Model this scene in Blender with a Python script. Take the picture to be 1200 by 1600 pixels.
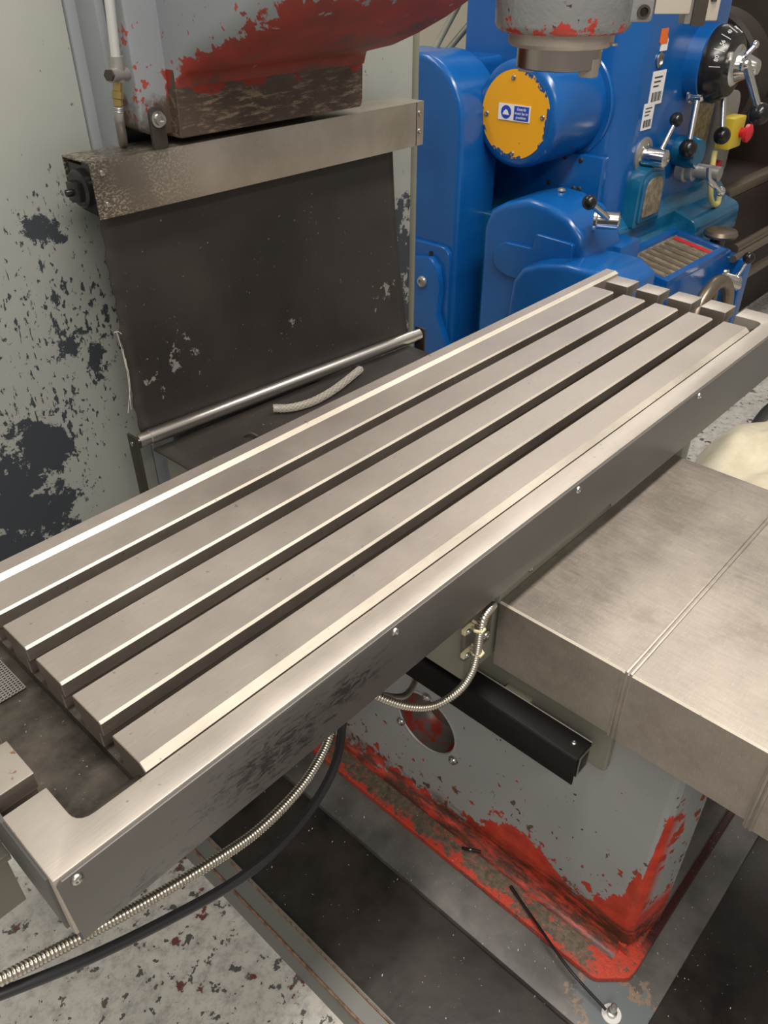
import bpy, bmesh, math, random
from mathutils import Vector, Matrix
random.seed(7)
for o in list(bpy.data.objects): bpy.data.objects.remove(o, do_unlink=True)
scene = bpy.context.scene
COL = scene.collection
V = Vector

# ------------------------------------------------------------------ camera
YAW, PITCH, ROLL, FPX = math.radians(47.2379), math.radians(35.6041), math.radians(-0.1835), 1239.756
CAM = V((-0.2188, -0.9676, 1.5618))
_F = V((math.sin(YAW)*math.cos(PITCH), math.cos(YAW)*math.cos(PITCH), -math.sin(PITCH)))
_R0 = V((math.cos(YAW), -math.sin(YAW), 0)); _U0 = _R0.cross(_F)
_R = math.cos(ROLL)*_R0 + math.sin(ROLL)*_U0
_U = -math.sin(ROLL)*_R0 + math.cos(ROLL)*_U0
cd = bpy.data.cameras.new('camera'); cam = bpy.data.objects.new('camera', cd); COL.objects.link(cam)
cd.sensor_fit = 'VERTICAL'; cd.sensor_height = 36.0; cd.lens = 36.0*FPX/1600.0
cd.clip_start = 0.02; cd.clip_end = 60
M = Matrix(((_R.x, _U.x, -_F.x), (_R.y, _U.y, -_F.y), (_R.z, _U.z, -_F.z))).to_4x4()
M.translation = CAM
cam.matrix_world = M
scene.camera = cam

def at(px, py, **k):
    """survey helper: photo pixel -> world point on a known plane of the workshop"""
    d = _F + _R*((px-600)/FPX) - _U*((py-800)/FPX)
    a, val = list(k.items())[0]
    if a == 'd': return CAM + d*val
    i = 'xyz'.index(a)
    return CAM + d*((val-CAM[i])/d[i])

# ------------------------------------------------------------------ world, lights, exposure
world = bpy.data.worlds.new('workshop_air'); scene.world = world; world.use_nodes = True
bg = world.node_tree.nodes['Background']
bg.inputs[0].default_value = (1.0, 0.94, 0.89, 1); bg.inputs[1].default_value = 0.24
def area(name, loc, sx, sy, power, col=(1, 0.925, 0.845), target=None):
    l = bpy.data.lights.new(name, 'AREA'); l.shape = 'RECTANGLE'; l.size = sx; l.size_y = sy
    l.energy = power; l.color = col
    o = bpy.data.objects.new(name, l); COL.objects.link(o); o.location = loc
    if target is not None:
        o.rotation_euler = (V(target)-V(loc)).to_track_quat('-Z', 'Y').to_euler()
    return o
area('fluorescent_strip_light', (1.0, -0.7, 3.4), 3.0, 0.4, 88)
area('fluorescent_strip_light', (-1.6, -2.3, 3.2), 3.2, 0.5, 66)
area('fluorescent_strip_light', (4.8, 1.5, 3.4), 3.2, 0.8, 34)
area('fluorescent_strip_light', (0.6, 1.9, 3.4), 3.2, 0.4, 30)
scene.view_settings.view_transform = 'Standard'
scene.view_settings.look = 'None'
scene.view_settings.exposure = 0.35
scene.view_settings.gamma = 1.0
scene.view_settings.use_curve_mapping = False

# ------------------------------------------------------------------ node helper / materials
class NT:
    def __init__(s, name):
        s.m = bpy.data.materials.new(name); s.m.use_nodes = True
        s.t = s.m.node_tree; s.b = s.t.nodes['Principled BSDF']
        s._p = None
    def n(s, typ, **k):
        nd = s.t.nodes.new(typ)
        for a, b in k.items(): setattr(nd, a, b)
        return nd
    def put(s, sock, v):
        if isinstance(v, bpy.types.NodeSocket): s.t.links.new(v, sock)
        elif isinstance(v, (tuple, list)) and len(v) == 3 and sock.type == 'RGBA': sock.default_value = (*v, 1)
        else: sock.default_value = v
    @property
    def P(s):
        if s._p is None: s._p = s.n('ShaderNodeNewGeometry').outputs['Position']
        return s._p
    def xyz(s, v=None):
        nd = s.n('ShaderNodeSeparateXYZ'); s.put(nd.inputs[0], v or s.P); return nd.outputs
    def scale(s, sx, sy, sz, v=None):
        nd = s.n('ShaderNodeVectorMath', operation='MULTIPLY'); s.put(nd.inputs[0], v or s.P); nd.inputs[1].default_value = (sx, sy, sz); return nd.outputs[0]
    def noise(s, sc, det=4, rough=.55, v=None, dist=0.0):
        nd = s.n('ShaderNodeTexNoise'); s.put(nd.inputs['Vector'], v or s.P)
        nd.inputs['Scale'].default_value = sc; nd.inputs['Detail'].default_value = det; nd.inputs['Roughness'].default_value = rough
        nd.inputs['Distortion'].default_value = dist; return nd.outputs['Fac']
    def vor(s, sc, v=None, feat='F1'):
        nd = s.n('ShaderNodeTexVoronoi', feature=feat); s.put(nd.inputs['Vector'], v or s.P); nd.inputs['Scale'].default_value = sc
        return nd.outputs['Distance']
    def ma(s, op, a, b=0.0, c=None):
        nd = s.n('ShaderNodeMath', operation=op); s.put(nd.inputs[0], a); s.put(nd.inputs[1], b)
        if c is not None: s.put(nd.inputs[2], c)
        return nd.outputs[0]
    def step(s, v, a, b, lo=0.0, hi=1.0):
        nd = s.n('ShaderNodeMapRange'); s.put(nd.inputs[0], v); s.put(nd.inputs[1], a); s.put(nd.inputs[2], b); s.put(nd.inputs[3], lo); s.put(nd.inputs[4], hi)
        return nd.outputs[0]
    def mix(s, f, a, b):
        nd = s.n('ShaderNodeMix', data_type='RGBA'); s.put(nd.inputs[0], f); s.put(nd.inputs[6], a); s.put(nd.inputs[7], b); return nd.outputs[2]
    def blob(s, c, r, sc=(1, 1, 1)):
        """1 at the blob's centre, 0 at radius r"""
        nd = s.n('ShaderNodeVectorMath', operation='DISTANCE'); s.put(nd.inputs[0], s.scale(*sc)); nd.inputs[1].default_value = (c[0]*sc[0], c[1]*sc[1], c[2]*sc[2])
        return s.step(nd.outputs['Value'], 0.0, r, 1.0, 0.0)
    def bump(s, h, strength=.2, dist=.002):
        nd = s.n('ShaderNodeBump'); nd.inputs['Strength'].default_value = strength; nd.inputs['Distance'].default_value = dist
        s.put(nd.inputs['Height'], h); s.t.links.new(nd.outputs[0], s.b.inputs['Normal'])
    def out(s, col=None, rough=None, metal=None, **k):
        if col is not None: s.put(s.b.inputs['Base Color'], col)
        if rough is not None: s.put(s.b.inputs['Roughness'], rough)
        if metal is not None: s.put(s.b.inputs['Metallic'], metal)
        for a, b in k.items(): s.put(s.b.inputs[a.replace('_', ' ')], b)
        return s.m
def mx(t, *vals):
    r = vals[0]
    for q in vals[1:]: r = t.ma('MAXIMUM', r, q)
    return r
def plain(name, col, rough=.5, metal=0.0, **k): return NT(name).out(col, rough, metal, **k)

def m_ground_steel(name, c1, c2, rough=.38, stretch=(3, 60, 60)):
    t = NT(name); g = t.noise(6, 5, .6); st = t.noise(14, 4, .6, t.scale(*stretch))
    f = t.ma('ADD', t.ma('MULTIPLY', g, .55), t.ma('MULTIPLY', st, .45))
    col = t.mix(t.step(f, .35, .65), c1, c2)
    spots = t.step(t.noise(90, 2, .5), .72, .76); col = t.mix(t.ma('MULTIPLY', spots, .5), col, (.10, .08, .06))
    t.bump(st, .06, .001)
    return t.out(col, t.step(g, .3, .7, rough-.04, rough+.10), .62)
MAT = {}
MAT['steel'] = m_ground_steel('ground_table_steel', (.33, .295, .262), (.42, .378, .338), .44)
MAT['chamfer'] = m_ground_steel('bright_edge_steel', (.58, .53, .445), (.76, .70, .60), .5)
MAT['rim'] = m_ground_steel('rim_steel', (.42, .382, .338), (.52, .475, .42), .42)
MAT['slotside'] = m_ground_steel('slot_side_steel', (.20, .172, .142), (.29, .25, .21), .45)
MAT['cast'] = m_ground_steel('oily_cast_iron', (.055, .048, .04), (.10, .088, .073), .5)
def m_pocket():
    t = NT('oily_pocket_iron'); g = t.noise(18, 6, .65)
    col = t.mix(t.step(g, .35, .7), (.035, .03, .025), (.12, .105, .085))
    sp = t.step(t.noise(160, 2, .6), .70, .74); col = t.mix(t.ma('MULTIPLY', sp, .8), col, (.45, .40, .32))
    t.bump(g, .5, .004)
    return t.out(col, .38, .5)
MAT['pocket'] = m_pocket()
def m_rusty():
    t = NT('ground_steel_with_rust_spots'); n = t.noise(38, 5, .6)
    col = t.mix(t.step(n, .575, .60), (.50, .455, .395), (.30, .10, .04))
    return t.out(col, t.step(n, .6, .62, .36, .8), t.step(n, .6, .62, .8, .1))
MAT['rusty'] = m_rusty()
def m_stainless():
    t = NT('scuffed_stainless_sheet'); a = t.noise(5, 6, .65); sc = t.noise(30, 5, .7, t.scale(7, .8, 1)); s2 = t.noise(60, 3, .8, t.scale(1, 9, 1), 1.2)
    f = t.ma('ADD', t.ma('MULTIPLY', a, .5), t.ma('ADD', t.ma('MULTIPLY', sc, .3), t.ma('MULTIPLY', s2, .2)))
    col = t.mix(t.step(f, .38, .62), (.29, .26, .226), (.42, .378, .328))
    s3 = t.noise(70, 3, .6, t.scale(1.2, 10, 1), .5); col = t.mix(t.ma('MULTIPLY', t.step(s3, .60, .66), .35), col, (.52, .47, .40))
    s4 = t.noise(11, 6, .7); col = t.mix(t.ma('MULTIPLY', t.step(s4, .55, .70), .35), col, (.20, .165, .12))
    t.bump(s2, .12, .001)
    return t.out(col, t.step(f, .4, .6, .38, .50), .78)
MAT['stainless'] = m_stainless()
def m_housing():
    t = NT('etched_stainless_housing'); n = t.noise(300, 3, .6, t.scale(.6, 1, 1)); g = t.noise(7, 5, .62); x = t.xyz()[0]
    left = t.step(x, .47, .95, 1, 0)
    f = t.ma('MULTIPLY', t.step(n, .50, .57), t.ma('MULTIPLY', left, t.step(g, .30, .46)))
    base = t.mix(t.step(g, .35, .68), (.46, .41, .345), (.62, .565, .485))
    base = t.mix(t.step(x, .44, .68, .9, 0), base, (.105, .088, .068))
    col = t.mix(f, base, (.58, .52, .42))
    return t.out(col, t.step(f, 0, 1, .32, .5), .85)
MAT['housing'] = m_housing()
MAT['roller'] = NT('polished_roller_steel').out((.74, .72, .66), .32, 1.0)
def m_apron():
    t = NT('dark_grey_apron_paint'); n = t.noise(110, 6, .75, t.scale(.45, 1, 1.3), .8); g = t.noise(4, 4, .6)
    o = t.xyz()
    b1 = t.blob((.10, -.5, .835), .17, (1, 1, 2.6)); b2 = t.blob((.22, -.5, .845), .10, (1, 1, 2.2)); b3 = t.blob((-.06, -.5, .795), .10, (1, 1, 3.5))
    den = mx(t, b1, b2, b3)
    mk = t.step(t.ma('ADD', n, t.ma('MULTIPLY', den, .22)), .62, .72)
    mk = t.ma('MULTIPLY', mk, t.step(den, 0, .12))
    col = t.mix(t.step(g, .3, .7), (.080, .075, .069), (.105, .099, .091))
    col = t.mix(mk, col, (.028, .027, .026))
    t.bump(g, .05, .002)
    return t.out(col, t.step(mk, 0, 1, .36, .30), 0.0, Specular_IOR_Level=.7)
MAT['apron'] = m_apron()
MAT['dark_paint'] = plain('dark_grey_paint', (.075, .075, .072), .45)
def chips(t, scale, thr, dens, stretch=(1, 1, 1), soft=.012, det=5):
    n = t.noise(scale, det, .62, t.scale(*stretch))
    return t.step(t.ma('ADD', n, dens), thr, thr+soft)
def fcurve(t, v, pts):
    """piecewise curve through (x, y) points, as nested map ranges"""
    pts = sorted(pts); r = None
    for (xa, ya), (xb, yb) in zip(pts, pts[1:]):
        d = t.step(v, xa, xb, 0.0, yb-ya); r = d if r is None else t.ma('ADD', r, d)
    return t.ma('ADD', r, pts[0][1])
def m_base():
    t = NT('chipped_grey_over_red_paint'); o = t.xyz(); z = o[2]; y = o[1]; x = o[0]
    edge = [at(px, py, x=.607) for px, py in ((545, 1150), (590, 1180), (640, 1215), (700, 1262), (745, 1290), (770, 1278), (800, 1287), (830, 1310), (862, 1345), (885, 1385), (930, 1402), (975, 1395), (1003, 1375))]
    zc = fcurve(t, y, [(.4, edge[0].z)]+[(p.y, p.z) for p in edge]+[(-.785, .30), (-.800, .46), (-.83, .47)])
    rag = t.ma('MULTIPLY', t.ma('SUBTRACT', t.noise(30, 7, .66), .5), .13)
    redA = t.step(t.ma('ADD', t.ma('SUBTRACT', zc, z), rag), 0, .003)
    front = t.step(x, .615, .64, 1, 0); redA = t.ma('MULTIPLY', redA, t.ma('MAXIMUM', front, t.step(z, .16, .20, 1, 0)))
    above = t.ma('SUBTRACT', z, zc)
    flk = t.step(t.ma('ADD', t.noise(46, 4, .6, t.scale(1, 1, .8)), t.step(above, 0, .16, .115, -.02)), .675, .684)
    dk = t.step(t.noise(85, 2, .5, t.scale(1, 1, .7)), .735, .745)
    col = t.mix(t.step(t.noise(3, 3), .3, .7), (.29, .305, .302), (.345, .355, .345))
    col = t.mix(dk, col, (.05, .045, .038))
    col = t.mix(flk, col, t.mix(t.step(t.noise(15, 2), .45, .55), (.42, .05, .025), (.10, .075, .05)))
    col = t.mix(redA, col, t.mix(t.step(t.noise(30, 4), .35, .7), (.60, .058, .030), (.38, .036, .02)))
    zb = fcurve(t, y, [(-.83, .125), (-.72, .125), (-.55, .105), (-.30, .075), (.3, .06)])
    br = t.step(t.ma('ADD', t.ma('SUBTRACT', zb, z), t.ma('MULTIPLY', t.ma('SUBTRACT', t.noise(26, 6, .7, t.scale(1, .3, 1)), .5), .11)), -.012, .022)
    br = t.ma('MULTIPLY', br, t.step(t.noise(70, 6, .75, t.scale(1, .25, 1)), .36, .54))
    col = t.mix(br, col, (.060, .026, .015))
    t.bump(t.ma('ADD', redA, flk), .3, -.0012)
    return t.out(col, t.step(mx(t, redA, br), 0, 1, .40, .36), 0)
MAT['base'] = m_base()
def m_foot():
    t = NT('oily_red_foot_paint'); a = t.noise(22, 7, .75, t.scale(1, .45, 1)); b = t.noise(90, 6, .75); o = t.xyz()
    edge = mx(t, t.step(o[0], .534, .552, 1, 0), t.step(o[1], -.79, -.74, 1, 0), t.ma('MULTIPLY', t.step(o[0], .575, .60), t.step(o[1], -.60, -.45, .8, 0)))
    f = t.step(t.ma('ADD', t.ma('ADD', t.ma('MULTIPLY', a, .55), t.ma('MULTIPLY', b, .45)), t.ma('MULTIPLY', edge, .085)), .535, .575)
    col = t.mix(f, t.mix(t.step(b, .35, .65), (.075, .058, .04), (.19, .155, .11)), (.56, .055, .026))
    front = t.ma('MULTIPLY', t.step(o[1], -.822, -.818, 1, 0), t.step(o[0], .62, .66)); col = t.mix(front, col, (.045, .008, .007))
    sp = t.step(t.noise(220, 2, .5), .73, .76); col = t.mix(sp, col, (.7, .5, .32))
    t.bump(b, .5, .004)
    return t.out(col, .30, .1)
def m_cup():
    t = NT('oily_recess_iron'); a = t.noise(20, 6, .7)
    return t.out(t.mix(t.step(a, .50, .58), (.11, .10, .085), (.26, .03, .018)), .4, .1)
MAT['cup'] = m_cup()
MAT['foot'] = m_foot()
def m_plinth():
    t = NT('worn_grey_plinth_paint'); a = t.noise(30, 5, .65); b = t.noise(10, 4, .6)
    col = t.mix(t.step(b, .35, .7), (.075, .072, .068), (.17, .162, .15))
    col = t.mix(t.step(a, .68, .70), col, (.22, .15, .10))
    bc = at(955, 1585, z=.03); bb = t.blob(bc, .10); bv = t.ma('ADD', bb, t.ma('MULTIPLY', t.noise(14, 6, .68), 2.2)); bm_ = t.step(bv, 1.55, 1.58)
    ring = t.ma('MULTIPLY', t.ma('MULTIPLY', t.step(bv, 1.40, 1.43), t.step(bb, 0, .08)), t.step(t.noise(40, 4, .6), .45, .52))
    col = t.mix(ring, col, (.27, .20, .14)); col = t.mix(bm_, col, (.15, .175, .185))
    sp = t.step(t.noise(210, 2, .5), .745, .765); col = t.mix(sp, col, (.7, .63, .5))
    t.bump(a, .2, .002)
    return t.out(col, .45, .1)
MAT['plinth'] = m_plinth()
def m_tray():
    t = NT('oily_dark_tray_steel'); a = t.noise(7, 6, .65); b = t.noise(60, 4, .6)
    col = t.mix(t.step(a, .35, .75), (.014, .012, .011), (.050, .041, .034))
    sp = t.step(t.noise(190, 2, .5), .775, .79); col = t.mix(sp, col, (.6, .54, .42))
    t.bump(b, .15, .002)
    return t.out(col, t.step(a, .3, .7, .30, .5), .1)
MAT['tray'] = m_tray()
MAT['tray_rim'] = plain('grey_green_rim_paint', (.16, .165, .15), .5)
def m_brownedge():
    t = NT('worn_brown_edge'); n = t.noise(60, 4, .6)
    return t.out(t.mix(t.step(n, .4, .6), (.16, .085, .05), (.30, .19, .12)), .5, .3)
MAT['rust_edge'] = m_brownedge()
def m_cabinet():
    t = NT('peeling_olive_grey_cabinet_paint'); o = t.xyz(); x, y, z = o
    B = lambda px, py, r, sc=(1, 1, 1): t.blob(at(px, py, y=.4), r, sc)
    den = mx(t, B(70, 360, .16), B(110, 500, .27, (1, 1, .85)), B(60, 620, .30), B(150, 590, .16, (1.2, 1, .7)))
    den2 = t.ma('MULTIPLY', mx(t, B(30, 790, .22), B(70, 700, .12), B(0, 880, .30), t.ma('MULTIPLY', B(70, 355, .075), .75), t.ma('MULTIPLY', B(115, 540, .07), .7), t.ma('MULTIPLY', B(150, 560, .08), .7)), 1.0)
    rt = t.ma('MULTIPLY', t.step(x, 1.1, 1.2), t.step(z, .97, 1.12, 1, 0))
    n = t.noise(70, 5, .62, t.scale(1.25, 1, .65)); n2 = t.noise(15, 8, .72)
    den = t.ma('MULTIPLY', den, t.step(t.noise(6, 4, .6), .36, .62, .25, 1.15))
    m1 = t.step(t.ma('ADD', n, t.ma('MULTIPLY', den, .17)), .672, .682)
    m2 = t.step(t.ma('ADD', t.ma('MULTIPLY_ADD', n2, 1.9, -.45), t.ma('MULTIPLY', mx(t, den2, t.ma('MULTIPLY', rt, .7)), .62)), .82, .83)
    # long scratches
    sc = t.noise(26, 3, .5, t.scale(6, 1, 1.0)); m3 = t.ma('MULTIPLY', t.step(sc, .69, .70), t.step(den, .15, .4))
    tiny = t.step(t.noise(75, 2, .5), .775, .785)
    mk = mx(t, m1, m2, m3, tiny)
    g = t.noise(2.2, 4, .6)
    col = t.mix(t.step(g, .35, .65), (.30, .318, .292), (.355, .372, .338))
    col = t.mix(mk, col, (.042, .050, .060))
    t.bump(mk, .3, -.0008)
    return t.out(col, t.step(mk, 0, 1, .42, .5), 0)
MAT['cabinet'] = m_cabinet()
MAT['olive'] = plain('olive_grey_paint', (.22, .222, .175), .4)
MAT['bluegrey'] = plain('satin_blue_grey_paint', (.25, .275, .29), .32)
def m_goose():
    t = NT('chipped_blue_grey_casting_paint'); o = t.xyz(); x, y, z = o
    n = t.noise(32, 6, .65); big = t.noise(9, 5, .6)
    # worn underside: grows from the lower edge of the overhang
    gn = t.n('ShaderNodeNewGeometry'); nz = t.xyz(gn.outputs['Normal'])[2]
    # height above the underside curve of the overhang (a surface line of the casting)
    prof = t.step(y, -.02, .25, 1.485, 1.39)
    h = t.ma('SUBTRACT', z, prof)
    den = t.step(h, -.02, .055, 1, 0)
    front = t.step(x, .605, .625, .33, 1)
    red = t.step(t.ma('ADD', n, t.ma('MULTIPLY', t.ma('MULTIPLY', den, front), .62)), .80, .82)
    fl = t.step(t.ma('ADD', t.noise(60, 3, .5), t.ma('MULTIPLY', t.step(h, 0, .13, 1, 0), .07)), .69, .70)
    fl = t.ma('MULTIPLY', fl, t.step(h, .06, .14, 1, 0))
    col = t.mix(fl, (.27, .295, .315), (.36, .06, .04))
    col = t.mix(red, col, t.mix(t.step(big, .35, .65), (.36, .045, .032), (.20, .04, .028)))
    br = t.step(t.ma('ADD', t.ma('MULTIPLY', t.step(h, -.04, .022, 1, 0), .5), t.noise(13, 5, .65)), .80, .95)
    col = t.mix(br, col, (.085, .06, .042))
    t.bump(mx(t, red, fl), .2, .001)
    return t.out(col, t.step(mx(t, red, br), 0, 1, .34, .55), 0)
MAT['goose'] = m_goose()
def m_wornblock():
    t = NT('brown_worn_slide_casting'); n = t.noise(60, 8, .78, t.scale(.35, 1, 2.0), .25); g = t.noise(7, 5, .6); z = t.xyz()[2]; x = t.xyz()[0]
    col = t.mix(t.step(g, .35, .65), (.065, .047, .035), (.115, .088, .066))
    li = t.ma('MULTIPLY', t.step(n, .51, .60), t.step(z, 1.345, 1.375, 1, .1)); col = t.mix(li, col, (.30, .235, .165))
    red = t.step(t.ma('ADD', t.noise(22, 5, .65), t.ma('MULTIPLY', t.step(z, 1.345, 1.385), .30)), .66, .70); col = t.mix(red, col, (.30, .035, .022))
    return t.out(col, .42, .35)
MAT['wornblock'] = m_wornblock()
def m_head():
    t = NT('chipped_grey_head_paint'); z = t.xyz()[2]; n = t.noise(50, 5, .65)
    low = t.step(z, 1.458, 1.49, 1, 0)
    red = t.step(t.ma('ADD', n, t.ma('MULTIPLY', low, .30)), .70, .715); fl = t.step(t.noise(75, 4, .6), .66, .67)
    col = t.mix(fl, (.27, .28, .285), (.07, .06, .055))
    col = t.mix(red, col, (.50, .05, .035))
    t.bump(t.noise(110, 3, .6), .35, .003)
    return t.out(col, .22, .1)
MAT['head'] = m_head()
def m_rubber():
    t = NT('dusty_dark_rubber_sheet'); a = t.noise(5, 5, .6); sp = t.step(t.noise(130, 3, .6), .70, .73); x, y, z = t.xyz()
    bl = mx(t, t.blob(at(285, 555, y=.3), .085), t.blob(at(450, 510, y=.3), .05), t.blob(at(600, 455, y=.3), .07), t.blob(at(255, 590, y=.3), .07))
    spl = t.step(t.ma('ADD', t.noise(50, 4, .65), t.ma('MULTIPLY', bl, .22)), .72, .75)
    col = t.mix(t.step(a, .35, .7), (.028, .025, .023), (.050, .042, .037))
    col = t.mix(t.ma('MULTIPLY', sp, .7), col, (.30, .28, .25)); col = t.mix(t.ma('MULTIPLY', spl, .75), col, (.34, .325, .30))
    t.bump(t.noise(400, 2, .5), .12, .001)
    return t.out(col, t.step(a, .3, .7, .46, .62), 0)
MAT['rubber'] = m_rubber()
def m_floor():
    t = NT('flaking_white_floor_paint'); n = t.noise(17, 6, .62, None, .1); n2 = t.noise(38, 5, .62, None, .15); g = t.noise(3.2, 5, .6); d = t.noise(34, 8, .78)
    pa = t.noise(1.7, 4, .6)
    col = t.mix(t.step(g, .35, .65), (.46, .452, .42), (.62, .60, .55))
    col = t.mix(t.ma('MULTIPLY', t.step(d, .46, .64), .72), col, (.24, .232, .21))
    col = t.mix(t.step(t.ma('ADD', n2, t.ma('MULTIPLY', pa, .12)), .672, .684), col, (.085, .085, .080))
    col = t.mix(t.step(t.ma('ADD', n, t.ma('MULTIPLY', pa, .10)), .672, .680), col, t.mix(t.step(t.noise(30, 3), .46, .52), (.15, .038, .03), (.11, .108, .104)))
    t.bump(n2, .15, .003)
    return t.out(col, .42, 0)
MAT['floor'] = m_floor()
MAT['cream_wall'] = plain('cream_wall_paint', (.78, .75, .63), .7)
def m_blue():
    t = NT('glossy_machine_blue_paint'); z = t.xyz()[2]; g = t.noise(4, 4, .6)
    col = t.mix(t.step(g, .3, .7), (.003, .082, .30), (.006, .112, .385))
    sp = t.step(t.noise(80, 3, .6), .77, .785); col = t.mix(sp, col, (.14, .12, .11))
    t.bump(g, .08, .01)
    return t.out(col, .22, 0, Specular_IOR_Level=.65)
MAT['blue'] = m_blue()
def m_teal():
    t = NT('oily_teal_blue_paint'); g = t.noise(8, 5, .6)
    return t.out(t.mix(t.step(g, .35, .65), (.004, .085, .17), (.008, .13, .27)), .18, 0, Specular_IOR_Level=.7)
MAT['teal'] = m_teal()
def m_yellow():
    t = NT('chipped_yellow_disc_paint'); n = t.noise(16, 5, .6); c = at(805, 180, x=2.2)
    e = t.blob(c, .16); ed = t.step(e, .20, .30, 1, 0); z = t.xyz()[2]
    wob = t.ma('MULTIPLY', t.step(z, c.z-.06, c.z-.13), .12)
    mk = t.step(t.ma('ADD', t.ma('ADD', n, t.ma('MULTIPLY', ed, .15)), wob), .70, .72)
    return t.out(t.mix(mk, (.85, .40, .012), (.01, .08, .26)), .32, 0)
MAT['yellow'] = m_yellow()
MAT['white'] = plain('white_sticker', (.82, .82, .80), .5)
MAT['sign_blue'] = plain('sign_blue', (.02, .06, .45), .5)
MAT['black'] = plain('black_plastic', (.012, .012, .012), .22)
MAT['black_satin'] = plain('black_satin_sheet', (.006, .0055, .005), .5, 0, Specular_IOR_Level=.18)
MAT['black_cable'] = plain('black_cable_sheath', (.022, .023, .025), .42)
MAT['chrome'] = plain('bright_chrome', (.72, .70, .66), .16, 1.0)
MAT['nose'] = plain('worn_spindle_steel', (.42, .38, .33), .25, 1.0)
MAT['zinc'] = plain('zinc_screw', (.50, .49, .46), .3, 1.0)
MAT['brass'] = plain('brass_fitting', (.45, .33, .13), .35, .9)
def m_conduit():
    t = NT('flexible_conduit_steel')
    return t.out((.62, .58, .50), .32, 1.0)
MAT['conduit'] = m_conduit()
MAT['clipsteel'] = plain('dull_bracket_steel', (.20, .185, .16), .42, .7)
MAT['clip'] = plain('cream_plastic_clip', (.62, .57, .36), .5)
MAT['brownblack'] = plain('dark_brown_machine_paint', (.022, .013, .010), .5)
MAT['brassplate'] = NT('worn_brass_plate'); _t = MAT['brassplate']
MAT['brassplate'] = _t.out(_t.mix(_t.step(_t.noise(40, 5, .65), .4, .65), (.20, .165, .115), (.44, .37, .26)), .4, .4)
MAT['chartrow'] = plain('dull_chart_row', (.17, .145, .105), .45, .3)
MAT['red'] = plain('red_button', (.62, .02, .03), .35)
MAT['ywhite'] = plain('pale_yellow_cable', (.62, .55, .22), .45)
MAT['ybox'] = plain('yellow_box_plastic', (.72, .56, .05), .4)
MAT['grey_metal'] = plain('grey_cast_aluminium', (.36, .35, .33), .38, .6)
MAT['pale_metal'] = plain('pale_aluminium_pipe', (.66, .66, .64), .3, .5)
MAT['cream_metal'] = plain('cream_painted_bracket', (.60, .55, .46), .4, .2)
MAT['orange'] = plain('orange_sticker', (.75, .16, .02), .5)
def m_cloth():
    t = NT('cream_canvas_cloth'); n = t.noise(12, 5, .6)
    t.bump(t.noise(300, 2), .2, .002)
    return t.out(t.mix(t.step(n, .35, .65), (.62, .56, .40), (.74, .68, .52)), .8)
MAT['cloth'] = m_cloth()
def m_clear():
    t = NT('clear_braided_tube')
    return t.out((.72, .68, .60), .15, 0, Transmission_Weight=.55, IOR=1.35)
MAT['clear'] = m_clear()
MAT['thread'] = plain('braid_thread', (.55, .52, .46), .6)
MAT['rail'] = plain('oily_rail_steel', (.24, .20, .15), .35, .8)

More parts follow.
